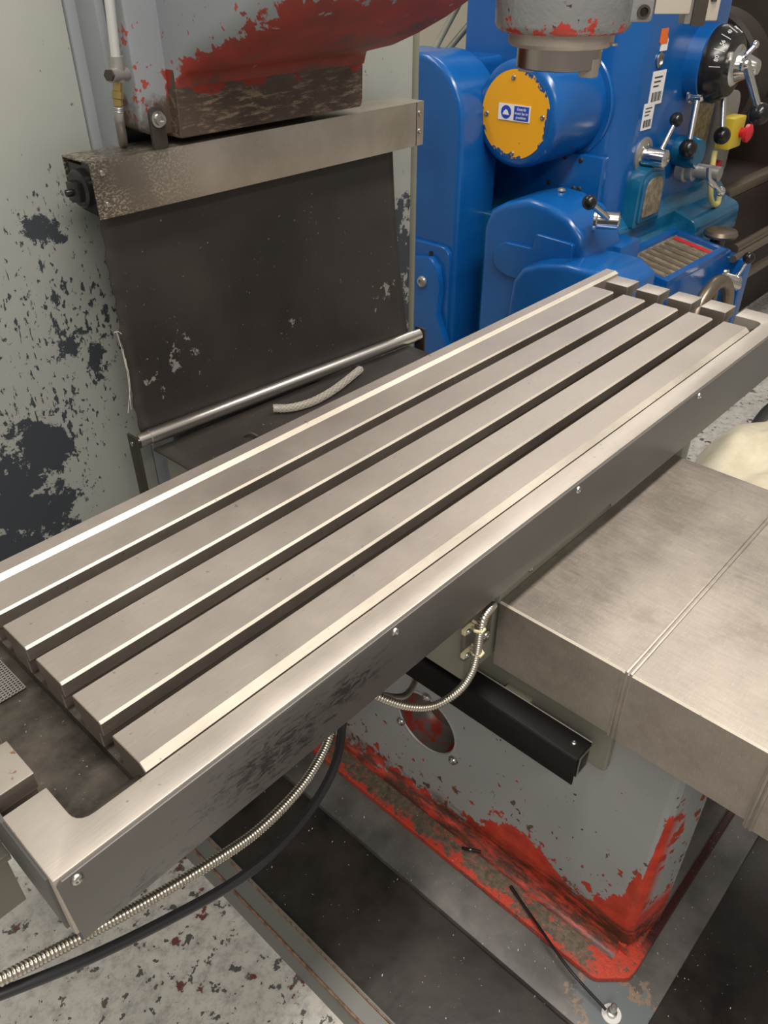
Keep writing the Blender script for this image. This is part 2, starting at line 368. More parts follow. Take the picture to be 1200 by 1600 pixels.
# ------------------------------------------------------------------ mesh helpers
ORIG = {}
def frame(d):
    d = d.normalized(); a = V((0, 0, 1)) if abs(d.z) < .9 else V((1, 0, 0))
    u = d.cross(a).normalized(); return u, d.cross(u).normalized()
class MB:
    def __init__(s): s.v = []; s.f = []; s.m = []
    def add(s, vs, fs, m=0):
        o = len(s.v); s.v += [V(p) for p in vs]; s.f += [tuple(i+o for i in f) for f in fs]; s.m += [m]*len(fs); return s
    def box(s, x0, x1, y0, y1, z0, z1, m=0):
        return s.add([(x0,y0,z0),(x1,y0,z0),(x1,y1,z0),(x0,y1,z0),(x0,y0,z1),(x1,y0,z1),(x1,y1,z1),(x0,y1,z1)],
                     [(0,3,2,1),(4,5,6,7),(0,1,5,4),(1,2,6,5),(2,3,7,6),(3,0,4,7)], m)
    def prism(s, pts, ax, a, b, m=0, ms=None):
        """polygon extruded along ax from a to b; ms: material index per side"""
        mk = {'x': lambda p, t: (t, p[0], p[1]), 'y': lambda p, t: (p[0], t, p[1]), 'z': lambda p, t: (p[0], p[1], t)}[ax]
        n = len(pts); vs = [mk(p, a) for p in pts]+[mk(p, b) for p in pts]
        o = len(s.v); s.v += [V(p) for p in vs]
        s.f += [tuple(o+i for i in range(n)), tuple(o+n+i for i in range(n-1, -1, -1))]; s.m += [m, m]
        for i in range(n):
            j = (i+1) % n; s.f.append((o+i, o+j, o+n+j, o+n+i)); s.m.append(ms[i] if ms else m)
        return s
    def obox(s, c, ux, uy, uz, hx, hy, hz, m=0):
        """oriented box"""
        c = V(c); P = []
        for k in (-1, 1):
            for a, b in ((-1,-1),(1,-1),(1,1),(-1,1)): P.append(c+ux*(a*hx)+uy*(b*hy)+uz*(k*hz))
        return s.add(P, [(0,3,2,1),(4,5,6,7),(0,1,5,4),(1,2,6,5),(2,3,7,6),(3,0,4,7)], m)
    def tube(s, path, r, n=12, m=0, cap=True):
        P = [V(p) for p in path]; rr = r if isinstance(r, (list, tuple)) else [r]*len(P)
        t0 = (P[1]-P[0]).normalized(); u, w = frame(t0); rings = []; o = len(s.v)
        for i, p in enumerate(P):
            t = (P[min(i+1, len(P)-1)]-P[max(i-1, 0)]).normalized()
            u = (u-t*u.dot(t)).normalized(); w = t.cross(u)
            for k in range(n):
                a = 2*math.pi*k/n; s.v.append(p+(u*math.cos(a)+w*math.sin(a))*rr[i])
        for i in range(len(P)-1):
            for k in range(n):
                a = o+i*n+k; b = o+i*n+(k+1) % n; s.f.append((a, b, b+n, a+n)); s.m.append(m)
        if cap:
            s.f.append(tuple(o+n-1-k for k in range(n))); s.m.append(m)
            e = o+(len(P)-1)*n; s.f.append(tuple(e+k for k in range(n))); s.m.append(m)
        return s
    def rev(s, prof, c, ax, n=32, m=0, ms=None):
        """revolve (radius, height) profile about axis ax through c"""
        c = V(c); ax = V(ax).normalized(); u, w = frame(ax); o = len(s.v)
        for r, h in prof:
            for k in range(n):
                a = 2*math.pi*k/n; s.v.append(c+ax*h+(u*math.cos(a)+w*math.sin(a))*max(r, 1e-5))
        for i in range(len(prof)-1):
            for k in range(n):
                a = o+i*n+k; b = o+i*n+(k+1) % n; s.f.append((a, b, b+n, a+n)); s.m.append(ms[i] if ms else m)
        s.f.append(tuple(o+n-1-k for k in range(n))); s.m.append(m)
        e = o+(len(prof)-1)*n; s.f.append(tuple(e+k for k in range(n))); s.m.append(m)
        return s
    def ball(s, c, r, m=0, n=16):
        prof = [(r*math.sin(math.pi*i/10), -r*math.cos(math.pi*i/10)) for i in range(11)]
        return s.rev(prof, c, (0, 0, 1), n, m)
    def dome(s, c, ax, r, m=0, n=14):
        prof = [(r*1.0, 0), (r, r*.18), (r*.82, r*.48), (r*.45, r*.62), (r*.42, r*.4), (0, r*.4)]
        return s.rev(prof, c, ax, n, m)
    def build(s, name, mats, parent=None, bevel=0, seg=2, label=None, cat=None, group=None, kind=None, smooth=35, ang=40):
        if not isinstance(mats, (list, tuple)): mats = [mats]
        if parent is not None: org = ORIG[parent.name]
        else:
            xs = [p.x for p in s.v]; ys = [p.y for p in s.v]; zs = [p.z for p in s.v]
            org = V(((min(xs)+max(xs))/2, (min(ys)+max(ys))/2, min(zs)))
        me = bpy.data.meshes.new(name); me.from_pydata([p-org for p in s.v], [], s.f)
        for m in mats: me.materials.append(m)
        for p, mi in zip(me.polygons, s.m): p.material_index = mi
        bm = bmesh.new(); bm.from_mesh(me)
        bmesh.ops.recalc_face_normals(bm, faces=bm.faces)
        if bevel:
            ed = [e for e in bm.edges if len(e.link_faces) == 2 and e.calc_face_angle(0) > math.radians(ang)]
            bmesh.ops.bevel(bm, geom=ed, offset=bevel, segments=seg, profile=.6, affect='EDGES', clamp_overlap=True)
        for f in bm.faces: f.smooth = True
        bm.to_mesh(me); bm.free()
        me.set_sharp_from_angle(angle=math.radians(smooth))
        o = bpy.data.objects.new(name, me); COL.objects.link(o)
        if parent is not None: o.parent = parent
        else: o.location = org
        ORIG[o.name] = org
        if label: o['label'] = label
        if cat: o['category'] = cat
        if group: o['group'] = group
        if kind: o['kind'] = kind
        return o
def thing(name, loc, label, cat, group=None):
    o = bpy.data.objects.new(name, None); COL.objects.link(o); o.location = loc; o.empty_display_size = .05
    o['label'] = label; o['category'] = cat
    if group: o['group'] = group
    ORIG[o.name] = V(loc); return o
def B(name, mat, parent, *box, bevel=.002, **k):
    return MB().box(*box).build(name, mat, parent, bevel=bevel, **k)
def bez(pts, n=10):
    """Catmull-Rom through the points"""
    P = [V(p) for p in pts]; P = [P[0]*2-P[1]]+P+[P[-1]*2-P[-2]]; out = []
    for i in range(1, len(P)-2):
        for k in range(n):
            t = k/n; a, b, c, d = P[i-1], P[i], P[i+1], P[i+2]
            out.append(.5*((2*b)+(c-a)*t+(2*a-5*b+4*c-d)*t*t+(3*b-a-3*c+d)*t**3))
    out.append(P[-2]); return out
def spiral_conduit(name, pts, r, label, group, pitch=.0042):
    p = bez(pts, 40); L = [0]
    for a, b in zip(p, p[1:]): L.append(L[-1]+(b-a).length)
    N = int(L[-1]/pitch*4); path = []; rad = []; j = 0
    for i in range(N+1):
        s = L[-1]*i/N
        while j < len(L)-2 and L[j+1] < s: j += 1
        t = (s-L[j])/max(1e-9, L[j+1]-L[j]); path.append(p[j].lerp(p[j+1], min(1, t)))
        rad.append(r*(1.0, .97, .80, .97)[i % 4])
    return MB().tube(path, rad, 14).build(name, MAT['conduit'], None, label=label, cat='conduit', group=group, smooth=60)
def fillet_poly(pts, rad, n=5):
    """round listed corners: rad per point (0 = sharp)"""
    out = []; N = len(pts)
    for i, p in enumerate(pts):
        r = rad[i] if isinstance(rad, (list, tuple)) else rad
        if not r: out.append(tuple(p)); continue
        p = V((*p, 0)); a = V((*pts[i-1], 0)); b = V((*pts[(i+1) % N], 0))
        d1 = (a-p); d2 = (b-p); l = min(r, d1.length*.49, d2.length*.49)
        q1 = p+d1.normalized()*l; q2 = p+d2.normalized()*l
        for k in range(n+1):
            t = k/n; q = q1*(1-t)**2+p*2*t*(1-t)+q2*t*t; out.append((q.x, q.y))
    return out
def text_mesh(name, txt, size, c, right, up, mat, parent, align='CENTER', depth=.0004):
    cu = bpy.data.curves.new(name, 'FONT'); cu.body = txt; cu.size = size; cu.align_x = align; cu.align_y = 'CENTER'; cu.extrude = depth
    tmp = bpy.data.objects.new('tmp', cu); COL.objects.link(tmp)
    dg = bpy.context.evaluated_depsgraph_get(); me = bpy.data.meshes.new_from_object(tmp.evaluated_get(dg))
    bpy.data.objects.remove(tmp); bpy.data.curves.remove(cu)
    r = V(right).normalized(); u = V(up).normalized(); nn = r.cross(u); org = ORIG[parent.name]
    for v in me.vertices: v.co = V(c)+r*v.co.x+u*v.co.y+nn*v.co.z-org
    me.name = name; me.materials.clear(); me.materials.append(mat)
    o = bpy.data.objects.new(name, me); COL.objects.link(o); o.parent = parent; ORIG[o.name] = org; return o

# ================================================================== SETTING
MB().box(-4, 9, -5, 4.6, -.05, 0).build('floor', MAT['floor'], None, kind='structure', label='white painted concrete floor with flaking red and dark patches')
MB().box(-4, 9, 4.5, 4.62, 0, 3.8).build('wall_back', MAT['cream_wall'], None, kind='structure', label='cream painted workshop wall behind the blue lathe')

MB().box(8.9, 9, -5, 4.6, 0, 3.8).build('wall_right', MAT['cream_wall'], None, kind='structure', label='cream painted workshop wall at the far end of the lathe')

# ================================================================== MILLING TABLE
TB = thing('milling_table', (.735, -.27, .72), 'long steel milling table with five T-slotted ribs and dark grey front', 'machine table')
XL, XR, X0, X1 = -.02, 1.472, -.14, 1.597
YB, YF = -.047, -.497
MB().box(XL, XR, -.47, -.07, .78, .853).box(X0+.003, XL, -.462, -.05, .78, .838).box(XR, X1-.003, -.462, -.05, .78, .838).build('table_bed', MAT['pocket'], TB)
for k in range(1, 6):
    b = -.08*k; f = b-.058 if k < 5 else b-.0595; c = .0032
    if k < 5:
        prof = [(b-.009, .852), (b-.009, .876), (b, .878), (b, .8975), (b-.0025, .9), (f+c, .9), (f, .9-c*.9), (f, .878), (f+.009, .876), (f+.009, .852)]
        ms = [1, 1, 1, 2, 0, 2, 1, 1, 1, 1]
    else:
        prof = [(b-.009, .852), (b-.009, .876), (b, .878), (b, .8975), (b-.0025, .9), (f+.009, .9), (f, .8925), (f, .852)]
        ms = [1, 1, 1, 2, 0, 2, 1, 1]
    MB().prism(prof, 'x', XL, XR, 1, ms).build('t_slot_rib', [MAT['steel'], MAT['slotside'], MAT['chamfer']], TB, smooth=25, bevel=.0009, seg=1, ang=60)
MB().prism([(YB, .785), (YB, .903), (-.0705, .903), (-.0795, .8985), (-.0795, .785)], 'x', X0+.0, X1, 0, [0, 0, 1, 0, 0]).build('back_ledge', [MAT['steel'], MAT['chamfer']], TB, smooth=20)
rim = fillet_poly([(X0, YF), (X1, YF), (X1, -.400), (1.54, -.400), (1.54, -.4612), (-.095, -.4612), (-.095, -.402), (X0, -.402)],
                  [0, 0, 0, 0, .018, .018, 0, 0])
MB().prism(rim, 'z', .80, .8925).build('front_rim', MAT['rim'], TB, bevel=.0018, seg=2, ang=60)
# lands between the T-slots at both ends
for (xa, xb, mt) in ((X0, -.095, 'rusty'), (1.54, X1, 'rim')):
    for k in range(1, 5):
        b = -.08*k; f = b-.058
        if k == 1: b = -.079
        prof = [(b-.009, .79), (b-.009, .868), (b, .87), (b, .8925), (f, .8925), (f, .87), (f+.009, .868), (f+.009, .79)]
        MB().prism(prof, 'x', xa, xb, 1, [1, 1, 1, 0, 1, 1, 1, 1]).build('end_land', [MAT[mt], MAT['slotside']], TB, bevel=.0012)
    MB().box(xa+.004, xb-.004, -.46, -.06, .79, .846).build('end_wall_foot', MAT['cast'], TB)
# front plate with button screws
ap = [(X0+.004, .79), (X0+.001, .884), (X0+.006, .8895), (X1, .8895), (X1, .772), (.862, .776), (.855, .786), (.752, .788)]
pl = MB().prism(ap, 'y', YF-.0035, YF+.001).build('front_plate', MAT['apron'], TB, bevel=.0012)
for x in (-.122, .305, .725, 1.146):
    MB().dome((x, YF-.0035, .880), (0, -1, 0), .0062).build('button_screw', MAT['zinc'], pl)
MB().box(X0+.004, X1-.004, -.49, -.052, .775, .80).build('underside', MAT['dark_paint'], TB)
MB().box(X0-.003, X0+.002, -.485, -.06, .80, .885).build('end_plate', MAT['dark_paint'], TB, bevel=.001)
pf = [(-.4612, .880), (-.4612, .832)]+[(-.4612+.034*math.sin(math.pi/2*i/6), .880-.0415*(1-math.cos(math.pi/2*i/6))) for i in range(6, 0, -1)]
for (xa, xb) in ((-.094, XL+.001), (XR-.001, 1.539)): MB().prism(pf, 'x', xa, xb).build('pocket_fillet', MAT['pocket'], TB, smooth=60)
# woven strainer over the drain in the left pocket
sm = MB()
for i in range(17):
    y = -.212+i*.0042
    sm.tube([(-.088, y, .8415), (-.034, y, .8415)], .0009, 5)
for i in range(14):
    x = -.088+i*.0042
    sm.tube([(x, -.213, .8425), (x, -.143, .8425)], .0009, 5)
sm.build('drain_strainer', MAT['grey_metal'], TB, kind='stuff')
# bracket hanging from the table's left end
br = MB(); br.box(-.19, -.143, -.33, -.318, .66, .80).box(-.205, -.143, -.37, -.318, .79, .80).box(-.20, -.19, -.37, -.318, .70, .795)
br.build('end_bracket', MAT['clipsteel'], TB, bevel=.0015)

# ================================================================== SADDLE AND TELESCOPIC COVER
SD = thing('table_saddle', (.86, -.25, .60), 'olive grey saddle casting under the milling table with a clip plate', 'saddle')
B('saddle_body', MAT['olive'], SD, .50, 1.20, -.470, -.03, .612, .770, bevel=.004)
B('front_strip', MAT['olive'], SD, .57, 1.165, -.479, -.470, .735, .771, bevel=.001)
B('end_cheek', MAT['olive'], SD, 1.165, 1.20, -.49, -.44, .55, .770, bevel=.003)
for x in (.651, 1.056): MB().dome((x, -.479, .757), (0, -1, 0), .007).build('screw', MAT['zinc'], SD)
cp = B('clip_plate', MAT['clipsteel'], SD, .487, .553, -.479, -.471, .672, .772, bevel=.001)
MB().dome((.541, -.479, .69), (0, -1, 0), .009).build('screw', MAT['zinc'], cp)
for (px, py) in ((733, 988), (731, 1025)):
    q = at(px, py, y=-.488); e = at(px+15, py-5, y=-.501)
    MB().box(q.x-.007, q.x+.016, -.486, -.479, q.z-.0045, q.z+.0045).tube([V((q.x+.012, -.482, q.z)), V((e.x-.006, -.499, e.z-.001)), V((e.x-.003, -.5085, e.z)), V((e.x+.004, -.5085, e.z+.001)), V((e.x+.0085, -.500, e.z+.001)), V((e.x+.008, -.484, e.z))], .0026, 8).build('conduit_clip', MAT['clip'], cp, bevel=.0012)
    MB().dome((q.x, -.486, q.z), (0, -1, 0), .0055).build('screw', MAT['zinc'], cp)

WC = thing('telescopic_way_cover', (.86, -.85, .60), 'scuffed stainless telescopic way cover running forward from under the milling table', 'way cover')
def cover(y0, y1, x0, x1, zt, zb):
    t = .0025; mb = MB()
    prof = [(x0, zb), (x0, zt-.003), (x0+.003, zt), (x1-.003, zt), (x1, zt-.003), (x1, zb), (x1-t, zb), (x1-t, zt-t), (x0+t, zt-t), (x0+t, zb)]
    return mb.prism(prof, 'y', y0, y1, 0, [0, 1, 0, 1, 0, 0, 0, 0, 0, 0]).build('cover_section', [MAT['stainless'], MAT['chamfer']], WC, smooth=20)
cover(-.694, -.480, .570, 1.157, .740, .606)
cover(-.900, -.690, .568, 1.160, .7415, .604)
cover(-1.40, -.898, .563, 1.165, .7445, .598)
for ye, zt, x0, x1, zb in ((-.694, .7435, .5675, 1.160, .604), (-.900, .7465, .5605, 1.166, .598)):
    mb = MB()
    for dy in (0, -.0065):
        prof = [(x0, zb), (x0, zt), (x1, zt), (x1, zb), (x1-.002, zb), (x1-.002, zt-.002), (x0+.002, zt-.002), (x0+.002, zb)]
        mb.prism(prof, 'y', ye+dy-.0045, ye+dy)
    mb.build('wiper_lip', MAT['stainless'], WC, bevel=.0008)
B('corner_lug', MAT['dark_paint'], WC, .572, .60, -.912, -.902, .590, .606, bevel=.001)

# ================================================================== MACHINE BASE
MBs = thing('machine_base', (.86, -.2, .02), 'grey machine base casting chipped to red paint along its foot', 'machine base')
hy, hz, hr = -.318, .292, .073
def plate_hole(mb, x, ya, yb, za, zb, cy, cz, r, n=40, m=0):
    """vertical plate in plane x with a round hole"""
    o = len(mb.v); pts = []
    for k in range(n):
        a = 2*math.pi*k/n; pts.append((cy+r*math.cos(a), cz+r*math.sin(a)))
    sq = []; R = r*1.35
    for k in range(n):
        a = 2*math.pi*k/n; c, s_ = math.cos(a), math.sin(a); q = R/max(abs(c), abs(s_)); sq.append((cy+q*c, cz+q*s_))
    mb.add([(x, p[0], p[1]) for p in pts]+[(x, p[0], p[1]) for p in sq], [(k, (k+1) % n, n+(k+1) % n, n+k) for k in range(n)], m)
    for (a, b, c, d) in ((ya, cy-R, za, zb), (cy+R, yb, za, zb), (cy-R, cy+R, za, cz-R), (cy-R, cy+R, cz+R, zb)):
        mb.add([(x, a, c), (x, b, c), (x, b, d), (x, a, d)], [(0, 1, 2, 3)], m)
mb = MB(); plate_hole(mb, .607, -.79, .35, .06, .60, hy, hz, hr)
# rounded front corner, front pilaster and recess
cr = [(.607, -.79), (.609, -.799), (.616, -.806), (.64, -.813), (.698, -.826), (.703, -.822), (.704, -.74)]
for (a, b) in zip(cr, cr[1:]): mb.add([(*a, .06), (*b, .06), (*b, .60), (*a, .60)], [(0, 1, 2, 3)])
mb.build('side_casting', MAT['base'], MBs, smooth=60)
B('front_recess', MAT['grey_metal'], MBs, .704, 1.05, -.742, -.70, .05, .60)
B('far_casting', MAT['base'], MBs, 1.05, 1.11, -.803, .35, .05, .60, bevel=.006)
B('core', MAT['dark_paint'], MBs, .69, 1.05, -.69, .35, .05, .598)
cup = MB(); n = 40
cup.rev([(hr, 0), (hr+.0, .004), (hr-.002, .05), (hr-.012, .062), (0, .064)], (.607, hy, hz), (1, 0, 0), n)
cup.f = [f for f in cup.f if len(f) == 4 or f[0] > n*2]; cup.m = [0]*len(cup.f)
cup.build('access_recess', MAT['cup'], MBs, smooth=40)
ringp = [(hr+.006, 0), (hr+.006, -.002), (hr+.001, -.003), (hr-.001, 0)]
rg = MB(); rg.rev(ringp, (.607, hy, hz), (1, 0, 0), n); rg.f = [f for f in rg.f if len(f) == 4]; rg.m = [0]*len(rg.f)
rg.build('recess_lip', MAT['base'], MBs, smooth=60)
for (px, py) in ((667, 1090), (627, 1127), (708, 1188)):
    p = at(px, py, x=.605); MB().dome(p, (-1, 0, 0), .010).build('bolt_head', MAT['zinc'], MBs)
# rail strip under the covers
MB().prism(fillet_poly([(-.10, .488), (-.692, .488), (-.692, .604), (-.10, .604)], [0, .008, .008, 0]), 'x', .594, .608).build('bed_rail', MAT['olive'], MBs, bevel=.003)
B('foot_step', MAT['plinth'], MBs, .705, 1.05, -.822, -.742, .047, .085, bevel=.003)
# foot flange with cove
flp = [(.532, .45), (.530, -.788), (.575, -.836), (1.12, -.836), (1.12, .45)]
ft = MB().prism(fillet_poly(flp, [0, .012, .012, 0, 0]), 'z', .0305, .047).build('foot_flange', MAT['foot'], MBs, bevel=.004, seg=3)
cv = MB(); ps = []
for i in range(7):
    a = math.pi/2*i/6; ps.append((.607-.028*(1-math.sin(a)), .047+.028*(1-math.cos(a))))
MB().prism([(p[0], p[1]) for p in ps]+[(.615, .075), (.615, .045)], 'y', -.795, .35).build('side_cove', MAT['base'], MBs, smooth=60)
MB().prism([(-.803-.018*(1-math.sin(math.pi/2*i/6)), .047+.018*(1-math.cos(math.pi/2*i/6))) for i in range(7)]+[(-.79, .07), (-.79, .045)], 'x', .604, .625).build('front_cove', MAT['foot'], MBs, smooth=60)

# black cable trough along the base
CT = thing('cable_trough', (.55, -.45, .51), 'black folded steel cable trough fixed along the grey machine base', 'trough')
tr = [(.531, .499), (.531, .556), (.535, .560), (.5765, .560), (.5765, .510), (.5735, .510), (.5735, .557), (.5345, .557), (.5345, .499)]
MB().prism(tr, 'y', -.668, -.20).build('trough_cover', MAT['black_satin'], CT, bevel=.0006, seg=1)
MB().prism([(.539, .512), (.539, .555), (.572, .555), (.572, .512), (.568, .512), (.568, .551), (.543, .551), (.543, .516), (.568, .516), (.568, .512)], 'y', -.6695, -.22).build('inner_channel', MAT['zinc'], CT)
B('worn_edge', MAT['rim'], CT, .5750, .5772, -.668, -.20, .5585, .5606, bevel=.0004)
MB().dome((.556, -.648, .560), (0, 0, 1), .005).build('screw', MAT['zinc'], CT)
B('fixing_block', MAT['olive'], CT, .577, .594, -.55, -.50, .52, .555)

# ================================================================== PLINTH AND DRIP TRAY
PL = thing('plinth_frame', (.86, -.2, .0), 'flat grey steel plinth frame around the red foot of the machine base', 'plinth')
MB().prism([(.448, .5), (.448, -.865), (.475, -.893), (1.6, -.893), (1.6, .5)], 'z', .014, .030).build('plinth_plate', MAT['plinth'], PL, bevel=.0015)
lb = thing('levelling_bolt', at(955, 1585, z=.03), 'zinc levelling bolt with washer at the corner of the plinth', 'bolt')
q = at(955, 1585, z=.030)
MB().rev([(.017, 0), (.017, .003), (.009, .003)], q, (0, 0, 1), 24).build('washer', MAT['white'], lb)
MB().rev([(.009, .003), (.009, .012), (.006, .013), (.006, .03), (.004, .032)], q, (0, 0, 1), 12).build('stud', MAT['zinc'], lb)

TR = thing('drip_tray', (.8, -.3, 0), 'large dark oily drip tray on the floor around the machine base', 'tray')
B('tray_floor', MAT['tray'], TR, .235, 1.9, -1.5, .55, .004, .013, bevel=0)
RX0, RX1 = .196, .236
MB().box(RX0, RX0+.003, -1.5, .55, .001, .030).box(RX0, RX1, -1.5, .55, .026, .030).box(RX1-.003, RX1, -1.5, .55, .008, .034).build('tray_rim', MAT['tray_rim'], TR)
for xx in (RX0+.001, RX1-.0035):
    MB().tube([(xx, -1.5, .031), (xx, .55, .031)], .0028, 8).build('rim_edge', MAT['rust_edge'], TR)
MB().prism([(RX0-.012, .0), (RX0, .0), (RX0, .024)], 'y', -1.5, .55).build('rim_skirt', MAT['tray_rim'], TR)

# thin black tie lying from the flange to the bolt
MB().tube(bez([at(798, 1385, z=.052), at(840, 1445, z=.062), at(890, 1515, z=.060), at(947, 1578, z=.048)]), [.0035]*3+[.0028]*28, 8).build('cable_tie', MAT['black'], None,
          label='thin black cable tie lying across the red foot flange', cat='cable tie')
MB().tube(bez([at(722, 1325, z=.051), at(735, 1328, z=.054), at(751, 1331, z=.051)]), .0035, 8).build('tie_offcut', MAT['black'], None,
          label='short black plastic offcut on the red foot flange', cat='offcut')

# ================================================================== CONDUITS AND CABLE
cg = 'flexible steel conduits under the milling table'
spiral_conduit('flexible_conduit', [at(770, 946, y=-.487), at(766, 951, y=-.497), at(756, 966, y=-.501), at(750, 990, y=-.501), at(745, 1022, y=-.501), at(736, 1052, y=-.499), at(716, 1080, y=-.49), at(680, 1102, y=-.47), at(640, 1104, y=-.45), at(595, 1090, y=-.42), at(555, 1065, y=-.38)], .0068,
               'flexible steel conduit held by cream clips, looping under the table', cg)
spiral_conduit('flexible_conduit', [at(652, 1040, y=-.30), at(647, 1068, y=-.33), at(630, 1088, y=-.36), at(595, 1086, y=-.38), at(560, 1070, y=-.36)], .0062,
               'short flexible steel conduit bend partly hidden behind the clipped conduit', cg)
spiral_conduit('flexible_conduit', [at(530, 1080, d=1.20), at(519, 1135, d=1.16), at(505, 1175, d=1.13), at(470, 1230, d=1.08), at(405, 1296, d=1.02), at(330, 1348, d=.96), at(230, 1408, d=.90), at(110, 1473, d=.84), at(0, 1531, d=.79), at(-120, 1590, d=.76), (-.62, -.62, .62), (-.95, -.75, .22), (-1.25, -.85, .03), (-1.7, -1.0, .012)], .0072,
               'long flexible steel conduit sweeping below the left table end above the black cable', cg)
MB().tube(bez([at(540, 1060, d=1.20), at(535, 1130, d=1.17), at(525, 1190, d=1.13), at(495, 1250, d=1.09), at(440, 1318, d=1.03), at(370, 1376, d=.97), at(260, 1438, d=.91), at(130, 1501, d=.85), at(0, 1553, d=.80), at(-130, 1600, d=.77), (-.60, -.68, .60), (-.92, -.84, .20), (-1.22, -.95, .03), (-1.7, -1.12, .012)], 14), .0066, 14).build(
    'power_cable', MAT['black_cable'], None, label='smooth black power cable sweeping below the flexible steel conduit', cat='cable')

# ================================================================== COLUMN
CB = thing('machine_column', (.5, .7, 0), 'olive grey sheet metal machine column with peeling paint', 'machine column')
B('cabinet_panel', MAT['cabinet'], CB, -1.6, .5225, .400, 1.0, .0, 1.9, bevel=.002)
colp = [(.524, .395), (.574, .388), (.580, .400), (.585, .44), (.66, .44), (.66, .42), (1.34, .42), (1.34, 1.0), (.524, 1.0)]
MB().prism(colp, 'z', 0, 1.9).build('column_casing', MAT['bluegrey'], CB, bevel=.002, ang=25)
B('side_panel', MAT['cabinet'], CB, 1.02, 1.362, .400, .419, .0, 1.9, bevel=.001)
MB().tube([(1.373, .408, 0), (1.373, .408, 1.9)], .014, 14).box(1.362, 1.387, .408, 1.0, 0, 1.9).build('edge_tube', MAT['olive'], CB)

B('way_strip', MAT['bluegrey'], CB, .540, .5565, .335, .394, .0, 1.9, bevel=.004)
LP = thing('lubrication_pipe', at(183, 235, y=.37), 'grey lubrication pipe with tee and brass fitting beside the milling head', 'pipe')
yp = .275
MB().tube([at(165, -60, y=yp), at(171, 0, y=yp), at(181, 92, y=yp)], .0075, 12).build('pipe', MAT['pale_metal'], LP)
te = MB(); te.tube([at(181, 88, y=yp), at(183, 100, y=yp), at(184, 128, y=yp)], .0115, 12); te.tube([at(172, 118, y=yp-.012), at(197, 116, y=yp+.004)], .010, 12); te.build('tee_fitting', MAT['grey_metal'], LP)
MB().tube([at(169, 118, y=yp-.014), at(180, 117, y=yp-.008)], [.0085, .0085], 6).build('plug', MAT['cast'], LP)
MB().tube([at(184, 128, y=yp), at(184, 142, y=yp), at(184, 143, y=yp), at(184, 154, y=yp), at(184, 155, y=yp), at(185, 166, y=yp)], [.007, .007, .009, .009, .0075, .0075], 8).build('brass_fitting', MAT['brass'], LP)
hp = [at(185, 166, y=yp), at(187, 190, y=.28), at(191, 214, y=.31), at(194, 234, y=.365)]
pp = bez(hp, 14); MB().tube(pp, [.008 if i % 2 else .0068 for i in range(len(pp))], 12).build('hose', MAT['grey_metal'], LP, smooth=70)

# ================================================================== MILLING HEAD
HD = thing('milling_overarm', (.84, .2, 1.297), 'blue grey cast milling overarm with worn red and brown underside', 'overarm')
MB().prism([(.558, 1.315), (.575, 1.305), (.66, 1.30), (1.0, 1.30), (1.0, 1.9), (.558, 1.9)], 'y', .285, .385).build('head_slide', MAT['goose'], HD, bevel=.004, seg=3)
blk = fillet_poly([(.613, 1.297), (1.048, 1.297), (1.052, 1.310), (1.056, 1.40), (.617, 1.40)], [.004, .01, .01, 0, 0])
MB().prism(blk, 'y', .262, .39).build('slide_block', MAT['wornblock'], HD, bevel=.005, seg=3)
# overhang: profile in YZ swept across X with rounded lower edges
gp = [(.262, 1.372), (.258, 1.384), (.246, 1.393), (.20, 1.402), (.15, 1.412), (.09, 1.434), (.03, 1.460), (-.02, 1.487), (-.06, 1.52), (-.09, 1.56), (-.11, 1.62), (-.12, 1.70), (-.12, 1.9)]
gm = MB(); xa, xb = .617, 1.060; rows = []
NS = 8
for i, (y, z) in enumerate(gp):
    r = min(.05, .004+.02*max(0, i-1)); a0 = gp[max(0, i-1)]; a1 = gp[min(len(gp)-1, i+1)]
    ty, tz = a1[0]-a0[0], a1[1]-a0[1]; L = math.hypot(ty, tz); row = []
    iy, iz = (tz/L, -ty/L)                                           # inward normal of the underside
    if iy+iz < 0: iy, iz = -iy, -iz
    row.append((xa, .384, z+.002*i))
    for k in range(NS+1):
        a = math.pi/2*k/NS; row.append((xa+r*(1-math.cos(a)), y+iy*r*(1-math.sin(a)), z+iz*r*(1-math.sin(a))))
    for k in range(NS, -1, -1):
        a = math.pi/2*k/NS; row.append((xb-r*(1-math.cos(a)), y+iy*r*(1-math.sin(a)), z+iz*r*(1-math.sin(a))))
    row.append((xb, .384, z+.002*i))
    rows.append(row)
W = len(rows[0])
gm.add([p for r in rows for p in r], [(i*W+k, i*W+k+1, (i+1)*W+k+1, (i+1)*W+k) for i in range(len(rows)-1) for k in range(W-1)])
gm.f.append(tuple((len(rows)-1)*W+k for k in range(W))); gm.m.append(0)
gm.build('overhang_casting', MAT['goose'], HD, smooth=60)
bk = MB(); b0 = at(250, 187, y=.255)
bk.prism(fillet_poly([(b0.x-.014, b0.z-.045), (b0.x+.014, b0.z-.045), (b0.x+.014, b0.z+.018), (b0.x-.014, b0.z+.018)], [0, 0, .013, .013]), 'y', .262, .268)
bk.build('hanger_bracket', MAT['cast'], HD, bevel=.0008)
MB().rev([(.0125, 0), (.0125, .003), (.009, .004), (.009, .011), (.005, .011), (.005, .007)], (b0.x, .262, b0.z), (0, -1, 0), 20).build('hanger_bolt', MAT['zinc'], HD)

